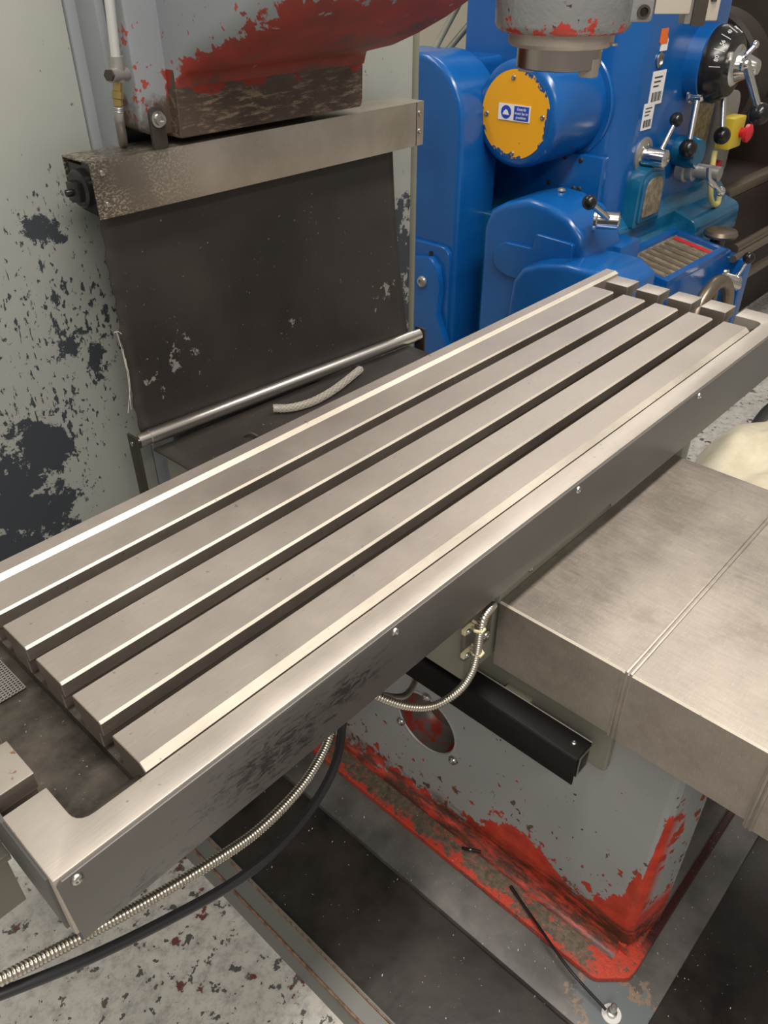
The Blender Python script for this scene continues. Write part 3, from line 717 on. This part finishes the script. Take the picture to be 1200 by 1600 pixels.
B('head_bridge', MAT['head'], HD, .80, 1.0, -.176, -.115, 1.64, 1.9, bevel=.01)
SP = thing('spindle_head', (.903, -.272, 1.418), 'grey spindle head with red chips and bright spindle nose', 'spindle')
sc = (.903, -.272, 0)
MB().rev([(.05, 1.462), (.085, 1.462), (.091, 1.466), (.0935, 1.472), (.095, 1.56), (.095, 1.9)], sc, (0, 0, 1), 48).build('spindle_housing', MAT['head'], SP)
MB().rev([(.05, 1.444), (.068, 1.444), (.0735, 1.449), (.0735, 1.462), (.05, 1.462)], sc, (0, 0, 1), 48).build('spindle_collar', MAT['rim'], SP)
MB().rev([(.018, 1.417), (.056, 1.417), (.0595, 1.419), (.0595, 1.445), (.05, 1.445)], sc, (0, 0, 1), 48).build('spindle_nose', MAT['nose'], SP)
for a in (-88, 92):
    a = math.radians(a); u = V((math.cos(a), math.sin(a), 0)); w = V((-u.y, u.x, 0))
    MB().obox(V((sc[0], sc[1], 1.420))+u*.050, u, w, V((0, 0, 1)), .0105, .0095, .0115).build('drive_key', MAT['rim'], SP, bevel=.0015)
lg = MB(); r0 = V((_R.x, _R.y, 0)).normalized(); f0 = V((-r0.y, r0.x, 0))
lg.obox(V((sc[0], sc[1], 1.53))+r0*.072, r0, f0, V((0, 0, 1)), .040, .045, .055)
lo = lg.build('clamp_lug', MAT['head'], SP, bevel=.006, seg=3)
lc = V((sc[0], sc[1], 1.487))+r0*.098-f0*.0455
MB().rev([(.0085, 0), (.0085, .003), (.0055, .003), (.0055, -.0)], lc, -f0, 20).build('lug_socket', MAT['cast'], lo)
MB().dome(V((sc[0], sc[1], 1.452))+r0*.062-f0*.055, (0, 0, -1), .006).build('lock_screw', MAT['zinc'], SP)
# depth scale beside the spindle
DS = thing('depth_scale', V((sc[0], sc[1], 1.466))+r0*.18, 'cream and grey depth scale bracket at the right of the spindle head', 'bracket')
c0 = V((sc[0], sc[1], 1.55))+f0*-.02
z1 = V((0, 0, 1))
MB().obox(c0+r0*.138, r0, f0, z1, .024, .02, .066).build('mount_block', MAT['cream_metal'], DS, bevel=.002)
MB().obox(c0+r0*.170+z1*-.008, r0, f0, z1, .012, .014, .07).build('scale_bar', MAT['grey_metal'], DS, bevel=.002)
MB().obox(c0+r0*.176-f0*.016+z1*-.02, r0, f0, z1, .009, .002, .06).build('dark_strip', MAT['cast'], DS)
MB().obox(c0+r0*.192+z1*-.012, r0, f0, z1, .010, .016, .062).build('slotted_plate', MAT['cream_metal'], DS, bevel=.002)
MB().tube([c0+r0*.192-f0*.0165+z1*-.052, c0+r0*.192-f0*.0165+z1*-.028], .004, 10).build('slot', MAT['cast'], DS)

# ================================================================== ROLLER BLIND WAY COVER
RB = thing('roller_blind_cover', (.85, .29, .74), 'dark rubber way blind hanging from a stainless housing over a bright roller', 'way cover')
hs = [(.270, 1.197), (.270, 1.285), (.355, 1.285), (.355, 1.21), (.352, 1.21), (.352, 1.282), (.273, 1.282), (.273, 1.197)]
ho = MB().prism(hs, 'x', .443, 1.252).build('housing', MAT['housing'], RB, bevel=.0012)
for x, z in ((.462, 1.266), (.462, 1.218), (1.238, 1.262), (1.238, 1.226)):
    MB().dome((x, .270, z), (0, -1, 0), .0052).build('screw', MAT['zinc'], ho)
B('end_seam', MAT['cast'], ho, 1.2275, 1.2285, .2693, .27, 1.197, 1.284, bevel=0)
ec = MB().prism([(.276, 1.20), (.276, 1.281), (.300, 1.281), (.303, 1.276), (.350, 1.276), (.350, 1.215), (.33, 1.205)], 'x', .447, .452).build('end_cap', MAT['black'], RB)
MB().rev([(.030, 0), (.030, .008), (.026, .012), (.012, .012)], (.447, .312, 1.24), (-1, 0, 0), 28).build('hub', MAT['black'], RB)
hb = MB(); hb.box(.425, .437, .298, .326, 1.222, 1.252); hb.tube([(.415, .312, 1.237), (.43, .312, 1.237)], .006, 10); hb.build('hub_latch', MAT['black'], RB, bevel=.002)
B('far_end_cap', MAT['black'], RB, 1.246, 1.250, .274, .35, 1.20, 1.281)
# the hanging sheet, slightly bellied, with a frayed left edge
sh = MB(); NX, NZ = 30, 34; g = []
rl = V((.440, .296, .772)); rr_ = V((1.243, .262, .752))
for j in range(NZ+1):
    t = j/NZ; z = 1.205*(1-t)+.772*t
    for i in range(NX+1):
        s = i/NX; xl = .457+.002*math.sin(j*1.7)+.0015*math.sin(j*.6); xr = 1.183+.036*t
        x = xl+(xr-xl)*s; yb = .300+(.311-.034*s-.300)*t**2
        g.append((x, yb+.004*math.sin(s*7+t*2)*math.sin(t*3.1), z-.02*s*t))
sh.add(g, [(j*(NX+1)+i, j*(NX+1)+i+1, (j+1)*(NX+1)+i+1, (j+1)*(NX+1)+i) for j in range(NZ) for i in range(NX)])
sheet = sh.build('hanging_sheet', MAT['rubber'], RB, smooth=60)
so = sheet.modifiers.new('thickness', 'SOLIDIFY'); so.thickness = .003; so.offset = 1
for (a, b, c) in (((182, 518), (190, 545), (197, 575)), ((192, 545), (200, 590), (205, 640)), ((178, 520), (184, 518), (190, 522)), ((196, 560), (203, 600), (200, 645))):
    MB().tube(bez([at(*a, y=.297), at(*b, y=.297), at(*c, y=.297)], 5), .0007, 5).build('frayed_thread', MAT['thread'], RB)
MB().tube([rl, rl.lerp(rr_, .03), rl.lerp(rr_, .031), rl.lerp(rr_, .97), rl.lerp(rr_, .971), rr_], [.0145, .0145, .0158, .0158, .0145, .0145], 24).build('roller', MAT['roller'], RB, smooth=30)
dr = (rr_-rl).normalized()
MB().tube([rl-dr*.014, rl+dr*.002], .005, 10).build('roller_pin', MAT['zinc'], RB)
MB().box(.428, .434, .280, .312, .60, .789).build('roller_bracket', MAT['cast'], RB, bevel=.002)
MB().box(1.246, 1.252, .246, .278, .60, .769).build('roller_bracket', MAT['cast'], RB, bevel=.002)
# horizontal sheet from the roller forward under the table
fl = MB(); NX, NY = 20, 14; g = []
for j in range(NY+1):
    t = j/NY
    for i in range(NX+1):
        s = i/NX; x = .462+(1.190-.462)*s; y0 = .282-.032*s; y = y0+(-.022-y0)*t
        g.append((x, y, .752-.012*s*(1-t)+.003*math.sin(t*5+s*2)))
fl.add(g, [(j*(NX+1)+i, j*(NX+1)+i+1, (j+1)*(NX+1)+i+1, (j+1)*(NX+1)+i) for j in range(NY) for i in range(NX)])
fs = fl.build('flat_sheet', MAT['rubber'], RB, smooth=60); so = fs.modifiers.new('thickness', 'SOLIDIFY'); so.thickness = .004
fw = MB()
fw.box(.475, .482, .02, .26, .60, .745).box(.50, 1.16, .05, .06, .60, .745).box(.55, .58, .06, .25, .60, .74); fw.build('sheet_support', MAT['olive'], RB)
MB().tube(bez([(.49, .20, .66), (.51, .17, .70), (.54, .14, .69), (.56, .10, .64)]), .012, 10).build('oil_hose', MAT['grey_metal'], None, label='grey oil hose curled under the flat rubber sheet', cat='hose')

# clear braided hose offcut on the flat sheet
hpz = [at(427, 638, z=.764), at(455, 637, z=.762), at(490, 627, z=.760), at(525, 607, z=.760), at(563, 577, z=.757)]
HO = thing('hose_offcut', hpz[2]-V((0, 0, .008)), 'short clear braided hose offcut lying on the flat rubber sheet', 'hose')
hpath = bez(hpz, 12)
MB().tube(hpath, .0082, 14).build('hose_wall', MAT['clear'], HO)
bd = MB()
for ph in range(6):
    for sg in (1, -1):
        pth = []
        for i, p in enumerate(hpath):
            tt = (hpath[min(i+1, len(hpath)-1)]-hpath[max(i-1, 0)]).normalized(); u = tt.cross(V((0, 0, 1))).normalized(); w = u.cross(tt)
            a = ph*math.pi/3+sg*i*.42; pth.append(p+(u*math.cos(a)+w*math.sin(a))*.0084)
        bd.tube(pth, .0005, 4)
bd.build('braid', MAT['thread'], HO, kind='stuff')
MB().tube(bez([at(382, 680, z=.757), at(392, 677, z=.762), at(403, 682, z=.757)], 5), .003, 8).build('swarf_curl', MAT['cast'], None, label='small dark swarf curl on the flat rubber sheet', cat='swarf')

# ================================================================== BLUE LATHE
LT = thing('lathe', (2.7, .75, 0), 'large glossy blue lathe with yellow end disc, levers and dial', 'lathe')
BL = MAT['blue']
# end guard with an arched top
ga = [(.80, .0), (.80, 1.06)]+[(1.0-.2*math.cos(math.pi*i/16), 1.065+.205*math.sin(math.pi*i/16)) for i in range(1, 16)]+[(1.2, 1.06), (1.2, 0)]
MB().prism(ga, 'x', 2.08, 2.30).build('end_guard', BL, LT, bevel=.022, seg=5, smooth=50)
MB().prism(fillet_poly([(.812, .30), (.812, .665), (1.2, .665), (1.2, .30)], [0, .05, 0, 0]), 'x', 2.062, 2.085).build('guard_hasp_plate', BL, LT, bevel=.006, seg=3)
B('hasp_slot', MAT['black'], LT, 2.058, 2.063, at(673, 405, x=2.06).y-.008, at(673, 405, x=2.06).y+.008, .565, .64)
hk = [at(640, 400, x=2.04), at(672, 402, x=2.04), at(684, 420, x=2.04), at(688, 450, x=2.04), at(683, 490, x=2.04), at(690, 515, x=2.04), at(700, 545, x=2.04), at(640, 560, x=2.04)]
MB().prism([(p.y, p.z) for p in hk], 'x', 2.035, 2.065).build('guard_hinge', BL, LT, bevel=.004, seg=2)
MB().dome(at(660, 440, x=2.035), (-1, 0, 0), .022).build('hinge_bolt', MAT['grey_metal'], LT)
# rear body
rb = fillet_poly([(.95, 0), (.95, 1.235), (1.40, 1.235), (1.40, 0)], [0, .03, .03, 0])
MB().prism(rb, 'x', 2.30, 2.56).build('rear_body', BL, LT, bevel=.015, seg=4)
# headstock
MB().prism(fillet_poly([(2.50, .50), (2.57, .44), (3.22, .44), (3.22, 1.13), (2.50, 1.13)], [.05, .05, .03, 0, 0]), 'z', .70, 1.75).build('headstock', BL, LT, bevel=.012, seg=3, ang=60)
# disc cover: a drum along X with a yellow face
dc = at(805, 180, x=2.2); ax = (1, 0, 0)
MB().rev([(.05, .0), (.142, .0), (.156, .006), (.164, .018), (.166, .04), (.166, .345)], dc, ax, 56).build('end_drum', BL, LT)
yd = MB().rev([(.05, -.002), (.134, -.002), (.134, .001)], dc, ax, 56).build('yellow_disc', MAT['yellow'], LT)
for (px, py) in ((803, 121), (761, 177), (848, 184), (800, 240)):
    MB().dome(at(px, py, x=2.198), (-1, 0, 0), .0085).build('screw', MAT['zinc'], yd)
MB().rev([(.10, .295), (.184, .295), (.188, .30), (.188, .345)], dc, ax, 56).build('drum_flange', BL, LT)
# sticker on the yellow disc
s0 = at(780, 159, x=2.196); s1 = at(827, 194, x=2.196); rt = V((0, -1, 0)); up = V((0, 0, 1))
sc_ = (s0+s1)/2; sw = abs(s1.y-s0.y)/2; sh_ = abs(s1.z-s0.z)/2*.92
st = MB().obox(sc_, V((1, 0, 0)), rt, up, .0008, sw, sh_).build('safety_sticker', MAT['white'], LT, label='white and blue safety sticker')
MB().rev([(.001, 0), (sh_*.82, 0), (sh_*.82, .0006)], sc_+rt*(-sw*.50)-V((.0009, 0, 0)), (-1, 0, 0), 28).build('sign_roundel', MAT['sign_blue'], st)
hat = [(-.62, -.28), (-.45, .12), (-.05, .42), (.30, .22), (.50, -.18), (.62, -.30), (.60, -.42), (-.30, -.40), (-.62, -.42)]
MB().prism([(sc_.y+sw*.50-p[0]*sh_*.8, sc_.z+p[1]*sh_*.8) for p in hat], 'x', sc_.x-.0022, sc_.x-.0014).build('pictogram', MAT['white'], st)
MB().obox(sc_+rt*(sw*.46)-V((.0009, 0, 0)), V((1, 0, 0)), rt, up, .0006, sw*.46, sh_*.86).build('sign_panel', MAT['sign_blue'], st)
for i, w in enumerate(('Guards', 'must be in', 'position')):
    text_mesh('sign_lettering', w, sh_*.50, sc_+rt*(sw*.46)+up*(sh_*(.50-.5*i))-V((.0017, 0, 0)), rt, up, MAT['white'], st)
# plate with screws under the drum
pb = [at(845, 250, x=2.46), at(935, 238, x=2.46), at(935, 300, x=2.46), at(845, 310, x=2.46)]
B('cover_plate', BL, LT, 2.46, 2.50, min(p.y for p in pb), max(p.y for p in pb)+.2, .70, .955, bevel=.004)
for (px, py) in ((883, 245), (908, 250), (858, 285), (896, 294), (905, 295)):
    MB().dome(at(px, py, x=2.46), (-1, 0, 0), .009).build('plate_screw', MAT['cast'], LT)
# lower gear guard
g2 = [(.29, .10), (.29, .74), (.315, .80), (.37, .845), (.45, .872), (.53, .878), (.62, .852), (.675, .82), (.70, .76), (.70, .40), (.68, .10)]
MB().prism(g2, 'x', 2.10, 2.34).build('gear_guard', BL, LT, bevel=.026, seg=5, smooth=50)
em = [(772, 385), (790, 378), (832, 388), (838, 365), (896, 382), (893, 410), (812, 436), (790, 430), (772, 415)]
ep = [at(a, b, x=2.09) for a, b in em]
MB().prism(fillet_poly([(p.y, p.z) for p in ep], [.03, .01, .01, .01, .01, .005, .02, .03, .03]), 'x', 2.085, 2.11).build('guard_emboss', BL, LT, bevel=.004, seg=3)
MB().dome(at(877, 298, z=.878), (0, 0, 1), .014).build('guard_cap', MAT['grey_metal'], LT)
B('guard_step', BL, LT, 2.28, 2.42, .26, .44, .10, .735, bevel=.006)
g3 = [(.10, .10), (.10, .70), (.16, .735), (.30, .735), (.40, .715), (.46, .69), (.495, .64), (.505, .55), (.505, .10)]
MB().prism(g3, 'x', 2.0, 2.24).build('lower_guard', BL, LT, bevel=.02, seg=4, smooth=50)
def lever(hub, hubdir, tip, rr=.007, ball=.022, hubr=.024, hubl=.05, name='lever'):
    hub = V(hub); tip = V(tip); hd = V(hubdir).normalized(); e = hub+hd*hubl
    o = MB().rev([(hubr*1.35, 0), (hubr*1.35, .008), (hubr, .012), (hubr*.9, hubl), (hubr*.6, hubl+.006)], hub, hd, 24).build(name, MAT['chrome'], LT)
    MB().tube([e-hd*hubl*.35, tip], [rr*1.15, rr*.9], 12).build('rod', MAT['chrome'], o)
    MB().ball(tip, ball, 0, 20).build('knob', MAT['black'], o)
fy = (0, -1, 0)
lever(at(928, 342, y=.30), (.5, -1, 0), at(921, 316, y=.25), .010, .022, .030, .075)
MB().rev([(.02, 0), (.062, 0), (.062, .006), (.05, .009)], at(1004, 243, y=.44), fy, 32).build('lever_flange', MAT['grey_metal'], LT)
lever(at(1004, 243, y=.44), fy, at(1057, 187, y=.37), .008, .024, .034, .09)
lever(at(1078, 148, y=.42), fy, at(1075, 232, y=.36), .010, .033, .022, .05)
lever(at(1120, 140, y=.40), fy, at(1128, 212, y=.33), .012, .032, .02, .04)
# speed dial
dd = at(1092, 98, y=.44)
MB().rev([(.10, -.02), (.128, -.02), (.128, .055), (.122, .06)], dd, fy, 56).build('dial_boss', BL, LT)
dl = MB().rev([(.10, .06), (.126, .06), (.126, .085), (.100, .13), (.06, .135)], dd, fy, 56).build('speed_dial', MAT['black'], LT)
MB().rev([(.068, .13), (.068, .143), (.062, .149), (.052, .153), (.026, .215), (.022, .22)], dd, fy, 40).build('dial_cone', MAT['chrome'], dl)
for i in range(12):
    a = math.radians(35+i*13); p = dd+V(fy)*.1085+V((math.cos(a), 0, math.sin(a)))*.1138
    rd = V((math.cos(a), 0, math.sin(a))); tg = V((-math.sin(a), 0, math.cos(a))); nn = (rd*.86+V(fy)*.5).normalized(); sl = nn.cross(tg)
    if i % 2: MB().obox(p, tg, sl, nn, .0010, .019, .0010).build('dial_mark', MAT['white'], dl)
    else: text_mesh('dial_number', ('14', '20', '28', '40', '56', '80')[i//2], .020, p+nn*.001, tg*-1, rd*.5+V(fy)*-.86, MAT['white'], dl)
lever(at(1160, 100, y=.20), fy, at(1187, 178, y=.12), .013, .036, .018, .02)
MB().tube([at(1166, 86, y=.19), at(1179, 72, y=.18)], .009, 10).ball(at(1180, 70, y=.18), .013).build('dial_handle', MAT['chrome'], LT)
# labels on the headstock front
def label(px, py, w, h, mat, y=.4385, nm='paper_label', tilt=0):
    c = at(px, py, y=y); return MB().obox(c, V((math.cos(tilt), 0, math.sin(tilt))), V((-math.sin(tilt), 0, math.cos(tilt))), V((0, 1, 0)), w/2, h/2, .0012).build(nm, mat, LT), c
for (px, py, w, h) in ((1027, 137, .095, .105), (1012, 182, .075, .085)):
    o, c = label(px, py, w, h, MAT['white'])
    for i in range(9): MB().box(c.x-w*.36+i*w*.085, c.x-w*.36+i*w*.085+w*(.03 if i % 3 else .055), c.y-.0022, c.y-.0014, c.z-h*.40, c.z-h*.12).build('barcode_bar', MAT['black'], o)
    for i in range(3): MB().box(c.x-w*.36, c.x+w*(.25-.1*i), c.y-.0022, c.y-.0014, c.z+h*(.30-.13*i), c.z+h*(.34-.13*i)).build('print_line', MAT['cast'], o)
label(1038, 55, .048, .04, MAT['orange'], nm='orange_label'); label(1038, 70, .048, .035, MAT['white'])
label(1038, 63, .048, .02, MAT['orange'], y=.4375, nm='orange_label')
MB().rev([(.024, 0), (.024, .003), (.018, .004), (.018, -.003), (.001, -.003)], at(1031, 94, y=.438), fy, 28).build('sight_glass', MAT['zinc'], LT)
# arched window
wc = at(1011, 305, y=.40)
def arch(w, h, c, y0, y1, mat, nm, bev=.004):
    pts = fillet_poly([(c.x-w/2, c.z-h/2), (c.x+w/2, c.z-h/2), (c.x+w/2, c.z+h/2), (c.x-w/2, c.z+h/2)], [.01, .01, w*.42, w*.42], 8)
    return MB().prism(pts, 'y', y0, y1).build(nm, mat, LT, bevel=bev, seg=3)
arch(.20, .205, wc, .385, .45, MAT['teal'], 'window_boss', .012)
arch(.165, .172, wc, .377, .39, MAT['teal'], 'window_frame', .006)
arch(.13, .135, wc, .374, .38, MAT['brassplate'], 'window_plate', .002)
# shaft with crank handle
sx = at(1063, 262, y=.42)
MB().rev([(.05, 0), (.05, .03), (.04, .035), (.04, .06), (.026, .062), (.026, .16)], sx, fy, 32).build('feed_shaft', MAT['grey_metal'], LT)
MB().tube(bez([at(1108, 262, y=.27), at(1108, 280, y=.26), at(1116, 290, y=.24), at(1124, 298, y=.23)]), .010, 10).ball(at(1126, 299, y=.23), .018).build('crank_handle', MAT['chrome'], LT)
MB().rev([(.02, 0), (.055, 0), (.06, .05), (.05, .09)], at(1058, 235, y=.44), fy, 32).build('shaft_boss', MAT['teal'], LT)
pt = at(1098, 182, y=.436); MB().obox(pt, V((1, 0, 0)), V((0, 0, 1)), V((0, 1, 0)), .085, .11, .002).build('brass_plate', MAT['brassplate'], LT)
# stepped teal bed casting between headstock and gearbox
MB().prism([(.36, .30), (.36, .615), (.40, .64), (.40, .70), (.44, .74), (.50, .76), (.9, .76), (.9, .30)], 'x', 2.24, 3.45).build('bed_casting', MAT['teal'], LT, bevel=.010, seg=3)
MB().prism(fillet_poly([(.30, .55), (.30, .66), (.42, .70), (.42, .55)], [.02, .03, 0, 0]), 'x', 2.98, 3.40).build('bed_boss', MAT['teal'], LT, bevel=.008, seg=3)
# quick change gearbox with a sunken chart under a frame
gx0, gx1, gy0, gy1 = 2.44, 2.93, .145, .37
z0, z1_ = .60, .637
def gz(y): return z0+(z1_-z0)*(y-gy0)/(gy1-gy0)
MB().prism([(gy0, .10), (gy0, z0-.012), (gy1, z1_-.012), (gy1, .10)], 'x', gx0, gx1+.06).build('gearbox', BL, LT, bevel=.008, seg=3)
fr = MB(); w = .024
for (xa_, xb_, ya, yb) in ((gx0, gx1, gy0, gy0+w), (gx0, gx1, gy1-w, gy1), (gx0, gx0+w, gy0+w, gy1-w), (gx1-w, gx1, gy0+w, gy1-w)):
    fr.add([(xa_, ya, gz(ya)-.013), (xb_, ya, gz(ya)-.013), (xb_, yb, gz(yb)-.013), (xa_, yb, gz(yb)-.013), (xa_, ya, gz(ya)+.004), (xb_, ya, gz(ya)+.004), (xb_, yb, gz(yb)+.004), (xa_, yb, gz(yb)+.004)],
           [(0,3,2,1),(4,5,6,7),(0,1,5,4),(1,2,6,5),(2,3,7,6),(3,0,4,7)])
fr.build('chart_frame', BL, LT)
MB().add([(gx0+w, gy0+w, gz(gy0+w)-.010), (gx1-w, gy0+w, gz(gy0+w)-.010), (gx1-w, gy1-w, gz(gy1-w)-.010), (gx0+w, gy1-w, gz(gy1-w)-.010)], [(0, 1, 2, 3)]).build('thread_chart', MAT['brassplate'], LT)
def chart_strip(xa_, xb_, ya, yb, m, nm):
    MB().add([(xa_, ya, gz(ya)-.0085), (xb_, ya, gz(ya)-.0085), (xb_, yb, gz(yb)-.0085), (xa_, yb, gz(yb)-.0085)], [(0, 1, 2, 3)]).build(nm, m, LT)
chart_strip(gx1-w-.05, gx1-w-.02, gy0+w+.01, gy1-w-.01, MAT['red'], 'chart_red_band')
for i in range(7):
    xx = gx0+w+.02+i*.05; chart_strip(xx, xx+.022, gy0+w+.012, gy1-w-.012, MAT['chartrow'], 'chart_row')
# right hand controls
kn = at(1127, 362, y=.22)
MB().rev([(.022, -.16), (.022, -.02), (.06, -.018), (.066, -.008), (.06, .006), (.03, .012)], kn, (0, 0, 1), 32).build('mushroom_knob', MAT['rail'], LT)
B('knob_bracket', MAT['blue'], LT, gx1+.06, gx1+.13, .08, .30, .20, .56, bevel=.01, seg=3)
lever(at(1130, 437, y=.11), fy, at(1170, 403, y=.04), .007, .022, .030, .06)
MB().tube([at(1128, 436, y=.06), at(1153, 447, y=.04)], .014, 12).build('lever_shaft', MAT['chrome'], LT)
hw = at(1105, 505, y=.03)
hwm = MB(); R0 = .15
hp_ = [hw+V((math.cos(2*math.pi*i/48)*R0, 0, math.sin(2*math.pi*i/48)*R0)) for i in range(49)]
hwm.tube(hp_, .024, 14, cap=False); hwo = hwm.build('handwheel', MAT['rail'], LT)
for i in range(3):
    a = math.radians(90+120*i); MB().tube([hw, hw+V((math.cos(a)*R0, 0, math.sin(a)*R0))], .012, 10).build('spoke', MAT['rail'], hwo)
MB().rev([(.04, -.03), (.045, .03), (.02, .035)], hw, fy, 24).tube([hw, hw+V((0, .14, 0))], .016, 12).build('hub', MAT['rail'], hwo)
# bed, rods, chuck and splashback, all dark
B('lathe_bed', MAT['brownblack'], LT, 3.30, 7.5, .36, .95, .0, .66, bevel=.01)
B('front_way', MAT['rail'], LT, 3.42, 7.5, .36, .42, .66, .70, bevel=.006)
for (px0, py0, y, r) in ((1147, 389, .20, .018), (1142, 442, .20, .020), (1145, 405, .12, .014)):
    p = at(px0, py0, y=y); MB().tube([p, V((7.5, p.y, p.z))], r, 12).build('feed_rod', MAT['rail'], LT)
B('splashback', MAT['brownblack'], LT, 3.26, 7.5, 1.02, 1.06, .66, 2.2, bevel=.005)
MB().rev([(.05, 0), (.27, 0), (.285, .015), (.285, .16), (.10, .17)], (3.62, .72, 1.06), (1, 0, 0), 48).build('chuck', MAT['brownblack'], LT)
B('carriage', MAT['brownblack'], LT, 4.2, 4.9, .10, .95, .35, .86, bevel=.02)

# emergency stop station with yellow cable
ES = thing('stop_station', at(1135, 240, y=.38), 'yellow emergency stop box with red button on a grey plate beside the dial', 'stop switch')
pc = at(1126, 206, y=.42)
MB().prism(fillet_poly([(pc.x-.07, pc.z-.16), (pc.x+.10, pc.z-.16), (pc.x+.10, pc.z+.15), (pc.x-.07, pc.z+.15)], [.01, .02, .07, .05]), 'y', .405, .445).build('back_plate', MAT['grey_metal'], ES, bevel=.005)
MB().prism([(pc.x-.075, pc.z-.05), (pc.x+.045, pc.z-.05), (pc.x+.045, pc.z+.065), (pc.x-.075, pc.z+.065)], 'y', .345, .405).build('switch_box', MAT['ybox'], ES, bevel=.006)
MB().rev([(.018, 0), (.018, .02), (.034, .022), (.034, .036), (.02, .044)], (pc.x+.015, .345, pc.z+.005), fy, 28).build('stop_button', MAT['red'], ES)
MB().rev([(.02, 0), (.02, .012), (.008, .015)], (pc.x+.0, .405, pc.z-.125), fy, 24).build('start_button', MAT['red'], ES)
MB().tube(bez([at(1117, 236, y=.35), at(1113, 262, y=.34), at(1110, 300, y=.33), at(1113, 317, y=.33), at(1121, 318, y=.33), at(1125, 300, y=.33)]), .011, 10).build('stop_cable', MAT['ywhite'], None,
          label='pale yellow cable looping below the emergency stop box', cat='cable')
MB().tube(bez([at(1140, 120, y=.43), at(1137, 145, y=.425), at(1134, 168, y=.42)]), .009, 8).build('feed_cable', MAT['ywhite'], None, label='pale yellow cable dropping from behind the dial', cat='cable')

# ================================================================== BACKGROUND BITS
cgp = 'conduits rising behind the end guard'
for i, (a, b, lab) in enumerate((((672, 90), (712, 15), 'thin grey conduit rising behind the end guard, nearer the column'), ((694, 85), (775, -12), 'thin grey conduit rising behind the end guard, nearer the spindle'))):
    p = at(*a, y=1.30); q = at(*b, y=1.34)
    MB().tube([p-(q-p)*.6, p, q, q+(q-p)*2], .013, 12).build('wall_conduit', MAT['olive'], None, label=lab, cat='conduit', group=cgp)
# canvas cloth heaped on the floor at the right
cl = MB(); NX, NY = 28, 24; c = at(1215, 775, z=0)
g = []
for j in range(NY+1):
    for i in range(NX+1):
        u = i/NX*2-1; v_ = j/NY*2-1
        rr = 1-min(1, (abs(u)**2.6+abs(v_)**2.6)**(1/2.6)); h = .17*(min(1, rr*2.6))**.6
        h += (.018*math.sin(u*7+v_*4)+.014*math.sin(v_*11-u*3))*min(1, rr*4)
        g.append((c.x+u*.42+.03*math.sin(v_*4), c.y+v_*.30+.02*math.sin(u*5), max(.004, h)))
cl.add(g, [(j*(NX+1)+i, j*(NX+1)+i+1, (j+1)*(NX+1)+i+1, (j+1)*(NX+1)+i) for j in range(NY) for i in range(NX)])
cl.build('canvas_cloth', MAT['cloth'], None, label='heaped cream canvas cloth on the floor behind the way cover', cat='cloth', smooth=70)
MB().tube(bez([at(1162, 692, z=.08), at(1178, 668, z=.05), at(1200, 640, z=.03), at(1240, 610, z=.03)]), .02, 12).build('floor_hose', MAT['black_cable'], None, label='thick black hose on the floor beside the cream cloth', cat='hose')
# swarf chips scattered in the tray and on the plinth
sw_ = MB()
for i in range(420):
    x = random.uniform(.25, 1.15); y = random.uniform(-1.2, .1)
    if x > .52 and y > -.84: continue
    z = .031 if (x > .448 and y > -.893) else .0135
    a = random.uniform(0, math.pi); L = random.uniform(.0012, .0035); d = V((math.cos(a), math.sin(a), random.uniform(0, .5))); p = V((x, y, z+.0006))
    n_ = V((-d.y, d.x, 0))*.0006
    sw_.add([p-n_, p+n_, p+d*L+n_+V((0, 0, .0008)), p+d*L-n_], [(0, 1, 2), (0, 2, 3)])
sw_.build('metal_swarf', MAT['chamfer'], None, label='bright metal swarf chips scattered in the dark drip tray', cat='swarf', kind='stuff')
